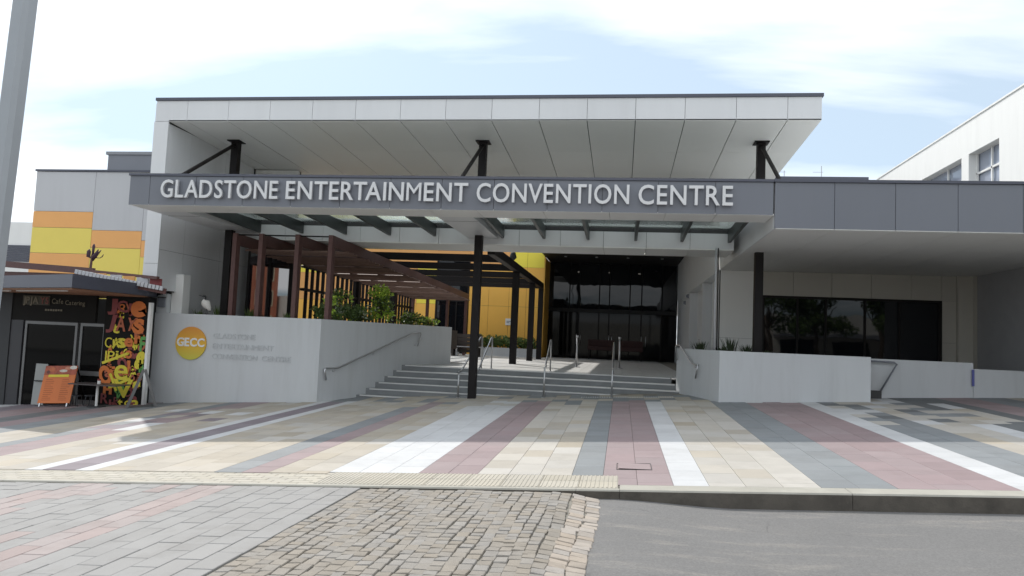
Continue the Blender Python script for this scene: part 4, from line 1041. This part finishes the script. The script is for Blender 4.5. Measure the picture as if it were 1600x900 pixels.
# ------------------------------------------------------------------ cafe kiosk
cf = thing('cafe_kiosk', 'dark fronted cafe kiosk with glazed doors and flat slate grey roof', 'cafe')
def zg(x, y): return zp(x, y)
YC = 16.3
b = MB(); b.prism([(-11.0,13.35),(-11.32,16.25),(-11.5,16.9),(-19,21),(-20,17.4),(-13.7,14.55)], 2.26, 2.53); b.build('roof', M['flash'], cf)
sf = mat('rust_brown_soffit', (.30,.15,.09), .6, .15, 3)
b = MB(); b.prism([(-11.08,13.47),(-11.38,16.22),(-11.6,16.8),(-19,20.9),(-19.9,17.5),(-13.7,14.65)], 2.225, 2.257); b.build('soffit', sf, cf)
b = MB(); b.bar((-11.6,13.95,2.215),(-13.6,14.85,2.215),.05,.03).bar((-13.9,14.98,2.215),(-16.2,15.98,2.215),.05,.03); b.build('gutter', M['nosing'], cf)  # pale trim standing in for the lit strips under the cafe soffit
dk = mat('black_shopfront_panel', (.008,.007,.006), .7, spec=.2)
b = MB(); b.box(-15.6,-12.72,YC,YC+.08,1.56,2.24); b.build('sign_board', dk, cf)
b = MB(); b.box(-20,-11.6,18.9,19.1,-1.2,2.24); b.build('back_wall', M['dark'], cf)
b = MB(); b.box(-11.62,-11.5,YC+.1,19,-1.2,2.24); b.build('side_wall', M['dark'], cf)
b = MB(); b.box(-20,-11.6,YC+.02,18.9,-1.2,-.62); b.build('floor', M['dark'], cf)
gp = mat('grey_shopfront_frame', (.045,.047,.05), .6, spec=.3)
b = MB(); b.box(-15.6,-15.02,YC-.02,YC+.1,-1.1,2.24); b.build('pillar', gp, cf)
b = MB(); b.box(-15.01,-14.68,YC,YC+.06,-1.1,1.55); b.build('dark_panel', mat('charcoal_panel',(.035,.035,.04),.5), cf)
alu = mat('grey_aluminium', (.16,.16,.16), .4, metal=.5)
for (x0, x1) in ((-14.62,-13.18),(-13.10,-12.42)):
    f = MB(); f.box(x0,x0+.06,YC,YC+.06,-.9,1.54).box(x1-.06,x1,YC,YC+.06,-.9,1.54).box(x0+.06,x1-.06,YC,YC+.06,1.47,1.54)
    if x0 > -13.5: f.box(x0+.06,x1-.06,YC,YC+.06,.27,.38).box(x0+.06,x1-.06,YC,YC+.06,-.50,-.32)
    d_ = f.build('door', alu, cf)
    b = MB(); b.box(x0+.06,x1-.06,YC+.025,YC+.035,-.85,1.47); b.build('pane', M['glass2'], d_)
b = MB(); b.box(-13.08,-12.78,16.7,17.0,.42,.80); b.build('poster', mat('faded_pink_poster',(.35,.16,.15),.8), cf)
# sign writing on the board
cs = thing('cafe_sign', 'cream block lettered cafe name sign on the dark board above the doors', 'sign')
crm = mat('faded_cream_lettering', (.17,.15,.11), .7); red_ = mat('faded_red_lettering', (.18,.06,.05), .7)
b = MB(); b.box(-14.72,-13.98,YC-.025,YC-.002,1.94,2.17); b.build('name_board', mat('dull_olive_board',(.06,.055,.04),.7), cs)
put_text('JPJA', -14.70, -14.28, 1.97, .17, YC-.028, crm, cs, depth=.01, bold=.03, gap=.05)
put_text('YS', -14.24, -14.0, 1.97, .17, YC-.028, red_, cs, depth=.01, bold=.03, gap=.05)
put_text('Cafe', -13.93, -13.62, 1.99, .12, YC-.005, crm, cs, depth=.008, bold=.0, gap=.08)
put_text('Catering', -13.56, -13.02, 1.97, .11, YC-.005, crm, cs, depth=.008, bold=.0, gap=.08)
b = MB()
for k in range(7): b.box(-14.1+k*.07,-14.05+k*.07,YC-.012,YC-.003,1.80+R.random()*.01,1.85); 
b.build('small_writing', crm, cs)
# graffiti panel
gf = thing('lettered_panel', 'tall black panel crowded with orange and yellow painted letters beside the cafe door', 'wall panel')
b = MB(); b.box(-12.42,-11.28,YC-.06,YC,-.75,2.23); b.build('board', dk, gf)
CO = {'r': mat('dark_red_paint',(.22,.04,.04),.6), 'o': mat('orange_paint',(.60,.16,.03),.6), 'y': mat('yellow_paint',(.66,.56,.04),.6), 'g': mat('green_paint',(.10,.32,.07),.6), 'b': mat('navy_paint',(.02,.03,.12),.6), 'd': mat('dull_orange_paint',(.42,.11,.05),.6)}
YG = YC-.070
def gl(ch, x0, x1, z0, h, c, bold=.03, sl=0.0):
    x0 = -12.40+(x0+12.40)*1.28; x1 = -12.40+(x1+12.40)*1.28
    put_text(ch, x0, x1, z0, h, YG, CO[c], gf, depth=.008, bold=bold, gap=.06, slant=sl)
gl('J',-12.36,-12.16,1.86,.30,'r',.05); gl('C',-12.14,-11.92,1.84,.28,'r',.02,-.2); gl('e',-11.88,-11.56,1.74,.52,'o',.09)
gl('J',-12.36,-12.20,1.44,.34,'r',.04,.2); gl('A',-12.16,-11.96,1.38,.36,'d',.02); gl('Y',-11.98,-11.78,1.40,.32,'d',.01,.25); gl('S',-11.80,-11.58,1.34,.36,'o',.06)
gl('CAf',-12.36,-11.98,.98,.24,'y',.0); gl('e',-11.96,-11.78,1.02,.30,'o',.04); gl('r',-11.76,-11.62,1.1,.28,'o',.06); gl('F',-11.64,-11.53,.92,.36,'g',.04)
gl('JP',-12.38,-12.14,.66,.24,'y',.0); gl('i',-12.12,-12.06,.7,.22,'y',.01); gl('t',-12.03,-11.95,.72,.24,'o',.02); gl('o',-11.93,-11.78,.74,.28,'o',.03)
gl('8',-11.74,-11.56,.50,.42,'y',.08,.2); gl('e',-12.12,-11.84,.22,.52,'y',.015); gl('h',-11.62,-11.53,.42,.3,'g',.06); gl('v',-11.80,-11.66,.74,.18,'r',.08)
gl('O',-12.40,-12.14,.08,.46,'o',.05,-.18); gl('H',-12.32,-12.14,-.14,.24,'o',.06); gl('V',-12.10,-11.68,-.20,.44,'y',.02,-.1); gl('s',-11.72,-11.56,.02,.26,'y',.06)
gl('t',-11.98,-11.88,-.44,.24,'y',.03,-.2); gl('o',-11.86,-11.74,-.40,.2,'y',.02); gl('3',-11.72,-11.58,-.48,.24,'y',.03); gl('d',-11.78,-11.58,-.62,.2,'y',.08)
gl('R',-12.36,-12.2,-.36,.24,'r',.02); gl('k',-12.18,-12.02,-.5,.24,'r',.03); gl('m',-12.3,-12.0,-.6,.18,'r',.01)
YG_keep = YG; YG = YC-.0605
rm = random.Random(5)
for k in range(46):
    ch = rm.choice('JAYSCFEPOeasyto8RV'); cxx = -12.36+rm.random()*.72; zz_ = -.62+rm.random()*2.5
    c_ = rm.choice('rddoyyo') if zz_ > -.1 else rm.choice('rrydg'); hh = rm.uniform(.16,.34)
    gl(ch, cxx, min(cxx+hh*.6,-11.55), min(zz_,1.9), hh, c_, rm.choice((.0,.03,.06)), rm.uniform(-.3,.3))
YG = YG_keep-.006
b = MB()
for (a, c) in (((-12.38,.60),(-11.72,.86)),((-12.16,.02),(-11.60,.26)),((-12.14,.36),(-11.95,-.05))):
    b.bar((a[0],YG-.005,a[1]),(c[0],YG-.005,c[1]),.008,.07,(0,0,1)) if False else b.obox(((a[0]+c[0])/2,YG-.004,(a[1]+c[1])/2), Vector((c[0]-a[0],0,c[1]-a[1])).normalized(), Vector((0,1,0)), Vector((-(c[1]-a[1]),0,c[0]-a[0])).normalized(), math.hypot(c[0]-a[0],c[1]-a[1])/2, .003, .032)
b.build('painted_stroke', CO['y'], gf)
wp = thing('corner_post', 'slim white corner post between the lettered panel and the planter wall', 'post')
b = MB(); b.box(-11.27,-11.20,YC-.08,YC+.02,-.75,2.1); b.build('post', M['white'], wp)
# menu board
def xz(x, y, z): return Vector((x, y, z))
mb = thing('menu_board', 'orange A frame menu board with a food photo strip at its top', 'sign')
zb_ = zp(-13.3,15.75)
org = mat('orange_menu_print', (.60,.17,.045), .6)
tiltv = Vector((-.06,.28,1)).normalized(); xd = Vector((1,.10,.05)).normalized(); nrm = xd.cross(tiltv).normalized()
o0 = Vector((-13.55,15.65,zb_+.03))
Wm, Hm = .78, .95
def on(u, v, d=0): return o0+xd*u+tiltv*v+nrm*d
def quadbox(name, u0, u1, v0, v1, d0, d1, m_, par):
    b = MB(); P = [on(u,v,d) for d in (d0,d1) for (u,v) in ((u0,v0),(u1,v0),(u1,v1),(u0,v1))]
    b.add(P, [(0,3,2,1),(4,5,6,7),(0,1,5,4),(1,2,6,5),(2,3,7,6),(3,0,4,7)]); return b.build(name, m_, par)
quadbox('board', 0, Wm, .05, Hm, -.02, .0, org, mb)
quadbox('photo_strip', .0, Wm, Hm-.22, Hm, .001, .004, mat('food_photo_red', (.33,.07,.03), .5, .5, 9), mb)
for (u0,u1,v0,v1,c) in ((.10,.26,.80,.92,(.45,.12,.04)),(.36,.56,.79,.86,(.55,.50,.42)),(.48,.66,.85,.93,(.5,.2,.12)),(.60,.78,.86,.95,(.6,.58,.52)),(.05,.14,.76,.84,(.12,.03,.02))):
    b = MB(); c_ = on((u0+u1)/2,(v0+v1)/2,.0045); n_ = 10; P = [c_+xd*math.cos(6.283*k/n_)*(u1-u0)/2+tiltv*math.sin(6.283*k/n_)*(v1-v0)/2 for k in range(n_)]
    b.add(P+[q+nrm*.002 for q in P],[tuple(range(n_)),tuple(range(n_,2*n_))]+[(k,(k+1)%n_,n_+(k+1)%n_,n_+k) for k in range(n_)]); b.build('food_picture', mat('food_print', c, .5, .2, 15), mb)
quadbox('heading_strip', .12, .62, Hm-.275, Hm-.215, .005, .007, CO['y'], mb)
inkm = mat('brown_print', (.24,.06,.02), .7)
for cxx in (.08, .48):
    for k in range(12):
        quadbox('print_line', cxx, cxx+R.uniform(.14,.24), .12+k*.045, .128+k*.045, .001, .003, inkm, mb)
bk = MB(); bk.bar(on(.03,Hm-.02,-.02), on(.03,Hm,-.02)+Vector((0,.45,-.95)),.03,.03).bar(on(Wm-.03,Hm-.02,-.02), on(Wm-.03,Hm,-.02)+Vector((0,.45,-.95)),.03,.03); bk.build('rear_leg', M['black'], mb)
for u in (.06, Wm-.06):
    b = MB(); b.tube([on(u,.05,-.01), on(u,-.03,-.01)], .02, 8); b.build('foot', M['steel'], mb)
wb2 = thing('menu_board', 'plain white panel leaning behind the orange menu board', 'sign')
b = MB(); b.obox((-13.9,16.1,.02), Vector((1,0,0)), Vector((0,.96,-.2)).normalized(), Vector((-.12,.2,.96)).normalized(), .16,.015,.50); b.build('panel', mat('dull_white_panel',(.30,.31,.30),.6), wb2)
b = MB(); b.obox((-13.88,16.08,.10), Vector((1,0,0)), Vector((0,.96,-.2)).normalized(), Vector((-.12,.2,.96)).normalized(), .165,.02,.01); b.build('cross_rail', M['black'], wb2)
# second A-frame seen side on
af = thing('a_frame_sign', 'grey A frame sign seen edge on by the corner post', 'sign')
zg_ = zp(-11,15.7)
wx = Vector((-.56,.83,0)).normalized(); sxv = Vector((.83,.56,0)).normalized()
for s_, nm in ((-1,'front_board'),(1,'rear_board')):
    a_ = Vector((-10.92, 15.75, zg_+.86))+sxv*s_*.02; e_ = Vector((-10.92, 15.75, zg_+.01))+sxv*s_*.30; d_ = (e_-a_).normalized()
    b = MB(); b.obox((a_+e_)/2, wx, d_, wx.cross(d_), .24, (e_-a_).length/2, .018); b.build(nm, mat('weathered_grey_board', (.16,.155,.15), .7, .15, 8), af)
    b = MB(); b.obox((a_+e_)/2-wx*.25, wx, d_, wx.cross(d_), .012, (e_-a_).length/2, .032); b.build('edge_strip', alu, af)
# table and stools
tb = thing('cafe_table', 'small cafe table with dark top and pale central leg outside the cafe', 'table')
zt = zp(-12.2,15.8)
b = MB(); b.box(-12.62,-11.42,15.45,16.0,zt+.52,zt+.545); b.build('table_top', mat('dark_table_top',(.07,.06,.06),.4), tb)
b = MB(); b.tube([(-12.06,15.72,zt+.02),(-12.06,15.72,zt+.52)], .03, 10); b.build('leg', M['white'], tb)
b = MB(); b.tube([(-12.06,15.72,zt+.005),(-12.06,15.72,zt+.03)], .2, 16); b.build('base', gp, tb)
cn = thing('tin_can', 'small red and white tin standing on the cafe table', 'tin')
b = MB(); b.tube([(-12.02,15.70,zt+.546),(-12.02,15.70,zt+.62)], .035, 12); b.build('body', M['white'], cn)
b = MB(); b.tube([(-12.02,15.70,zt+.62),(-12.02,15.70,zt+.66)], .036, 12); b.build('lid', CO['r'], cn)
for i, x in enumerate((-12.72,-12.36)):
    t = thing('cafe_stool', ['low dark metal stool nearest the menu board','low dark metal stool under the cafe table'][i], 'stool', group='stools outside the cafe')
    z0 = zp(x,15.9)
    b = MB(); b.tube([(x,15.9,z0+.24),(x,15.9,z0+.26)], .13, 14); b.build('seat', gp, t)
    for a in (.8,2.4,3.9,5.5):
        b = MB(); b.tube([(x+.09*math.cos(a),15.9+.09*math.sin(a),z0+.24),(x+.14*math.cos(a),15.9+.14*math.sin(a),z0+.005)], .009, 6); b.build('leg', gp, t)
# timber deck rail and pale roof sheet over the cafe
bl = thing('roof_pergola', 'red brown timber beam above the cafe roof running towards the tall white wall', 'pergola')
b = MB(); b.bar((-18.0,17.6,3.10),(-13.1,16.6,2.84),.08,.16); b.build('beam', M['timber'], bl)
b = MB(); b.bar((-13.1,16.6,2.84),(-10.86,15.9,2.68),.08,.07); b.build('beam', M['timber'], bl)
b = MB(); b.bar((-18.0,17.8,2.75),(-13.2,16.8,2.68),.06,.20); b.build('lower_beam', M['timber'], bl)
for i, x in enumerate((-13.0,-12.62,-12.2,-11.85,-11.5,-11.15)):
    b = MB(); b.box(x, x+.3, 16.02, 16.05, 2.5, 2.78-.06*(x+13)); b.build('infill_panel', [M['lgrey'],M['orange'],M['lgrey'],M['orange'],M['lgrey'],CO['r']][i], bl)
sh = thing('roof_sheet', 'strip of pale translucent corrugated roof sheet sloping down to the right behind the cafe roof', 'roof sheet')
for k in range(24):
    u = k/24; x = -12.9+u*2.32; zt_ = 2.80-.34*u
    b = MB(); b.obox((x+.045, 15.72, zt_-.045), Vector((1,0,-.15)).normalized(), Vector((0,1,0)), Vector((.15,0,1)).normalized(), .036, .02, .05); b.build('corrugation', M['lgrey'], sh)
b = MB(); b.bar((-12.95,15.78,2.70),(-10.55,15.78,2.36),.03,.13); b.build('backing', M['timber'], sh)
# light patches on the left timber (small pale reflectors)
# branching sculpture
sp_ = thing('branching_sculpture', 'small dark branching sculpture on a post in front of the yellow wall', 'sculpture')
bx_, by_, bz_ = -13.45, 16.9, 2.75
pur = mat('dark_purple_metal', (.05,.022,.035), .6)
b = MB(); b.tube([(bx_,by_,bz_),(bx_+.03,by_,bz_+.5),(bx_+.04,by_,bz_+.58)], [.034,.028,.02], 8); b.build('trunk', M['timber'], sp_)
for (pts, rs) in (([(0.04,.42),(-.02,.46),(-.075,.5),(-.07,.62),(-.06,.68)],[.012,.014,.05,.05,.01]),
                  ([(.04,.5),(.05,.64),(.055,.76),(.06,.82)],[.02,.03,.035,.01]),
                  ([(.04,.42),(.10,.5),(.15,.58),(.19,.68)],[.02,.06,.04,.01]),
                  ([(.06,.38),(.15,.50),(.22,.60),(.27,.66)],[.015,.02,.02,.008]),
                  ([(.12,.46),(.26,.46),(.32,.50),(.35,.56)],[.01,.01,.014,.005]),
                  ([(.0,.2),(.05,.1),(.13,.0)],[.008,.01,.012])):
    b = MB(); b.tube([(bx_+p_[0],by_,bz_+p_[1]) for p_ in pts], rs, 8); b.build('branch', pur, sp_, smooth=True)

# ------------------------------------------------------------------ leaning street pole in the left foreground
pp = thing('street_pole', 'grey square steel street pole leaning slightly at the left edge', 'pole')
gpm = mat('galvanised_pole', (.33,.35,.37), .42, .05, 3, metal=.25)
b = MB(); P = []
for (x, z, w_) in ((-5.095,-.45,.06),(-4.925,4.2,.06),(-4.78,8.2,.055)):
    P += [(x-w_,5.2-w_,z),(x+w_*.55,5.2-w_,z),(x+w_,5.2-w_*.4,z),(x+w_,5.2+w_,z),(x-w_,5.2+w_,z)]
F = []
for r in (0,5):
    for k in range(5): F.append((r+k, r+(k+1)%5, r+5+(k+1)%5, r+5+k))
F += [(10,11,12,13,14)]
b.add(P, F); b.build('shaft', gpm, pp)
b = MB(); b.bar((-5.6,5.2,8.0),(-5.6+.01,5.2,8.02),.1,.1) if False else b.tube([(-4.83,5.2,8.0),(-4.8,4.2,8.5),(-4.7,3.2,8.6)], .05, 8); b.build('arm', gpm, pp)
b = MB(); b.box(-4.85,-4.55,2.5,3.3,8.55,8.66); b.build('lamp_head', gpm, pp)

# ------------------------------------------------------------------ across the street: brick building seen in the glass, shops and trees added
br = mat('red_brick', (.34,.11,.06), .8, .12, 2); stn = mat('cream_stone', (.5,.42,.3), .7)
rb = thing('brick_building', 'red brick building across the street seen reflected in the tinted glass', 'building')
b = MB(); b.box(11.4,14.3,-42,-35,-3,9.3); b.build('wall', br, rb)
b = MB(); b.box(11.3,14.4,-42.1,-34.9,9.3,9.7); b.build('parapet', stn, rb)
for i in range(2):
    for j in range(3):
        x, z = 11.8+i*1.2, 1.3+j*2.7
        f_ = MB().box(x,x+.8,-34.99,-34.93,z,z+1.7).build('window', stn, rb)
        MB().box(x+.12,x+.68,-34.93,-34.91,z+.12,z+1.58).build('pane', M['glass2'], f_)
b = MB(); b.add([(8.6,-35.1,-3),(11.35,-35.1,-3),(11.35,-35.1,5.0),(10,-35.1,7),(8.6,-35.1,5.0),(8.6,-42,-3),(11.35,-42,-3),(11.35,-42,5.0),(10,-42,7),(8.6,-42,5.0)],
   [(0,4,3,2,1),(5,6,7,8,9),(2,3,8,7),(3,4,9,8),(0,5,9,4),(1,2,7,6)]); b.build('gabled_wing', br, rb)
sh_ = thing('shop_row', 'low row of shops across the street seen dimly reflected in the entrance glass', 'building')
b = MB(); b.box(-34,-9.5,-40,-32,-2,5.2).box(-9.49,8.3,-40,-32.3,-2,4.6).box(14.8,42,-40,-32,-2,5.2); b.build('wall', mat('pale_shop_render', (.62,.60,.55), .8), sh_)  # unseen shop walls, kept pale to bounce light under the canopies
b = MB(); b.box(-34,-9.5,-32,-29,3.0,3.3).box(14.8,42,-32,-29,3.0,3.3); b.build('awning', M['mgrey'], sh_)
for x in (-33,-28.2,-23.4,-18.6,-13.8,15.5,20.5,25.3,30.1,34.9):
    f_ = MB().box(x,x+3.4,-31.98,-31.92,.3,2.7).build('window', M['black'], sh_)
    MB().box(x+.1,x+3.3,-31.92,-31.9,.4,2.6).build('pane', M['glass2'], f_)
for i, (x, y, h_) in enumerate([(11.5,-17,7.5),(15.5,-18,6.8),(20,-17,7.2),(25,-18,7.6),(-20,-20,6)]):  # right hand trees are added so the strip window reflects dark masses
    t = thing('street_tree', ['leafy street tree across the road reflected furthest left in the strip window','second street tree across the road reflected in the strip window','third street tree across the road reflected in the strip window','street tree across the road reflected furthest right in the strip window','street tree across the road towards the brick building'][i], 'tree', group='street trees across the road')
    z0 = SXG*cl(x)
    b = MB(); b.tube([(x,y,z0),(x+.1,y,z0+h_*.3),(x-.1,y+.1,z0+h_*.6)], [.2,.15,.08], 8)
    for a in range(5): b.tube([(x,y,z0+h_*.35),(x+math.cos(a*1.26)*h_*.2,y+math.sin(a*1.26)*h_*.2,z0+h_*.65)], [.08,.03], 6)
    b.build('trunk', M['stem'], t); b = MB()
    for k in range(20):
        a = R.uniform(0,6.28); q = h_*.36*math.sqrt(R.random()); leafpts(b, (x+math.cos(a)*q, y+math.sin(a)*q, z0+h_*R.uniform(.36,.95)), 260, (h_*.13,h_*.13,h_*.1), .28)
    b.build('crown', M['leafd'], t)
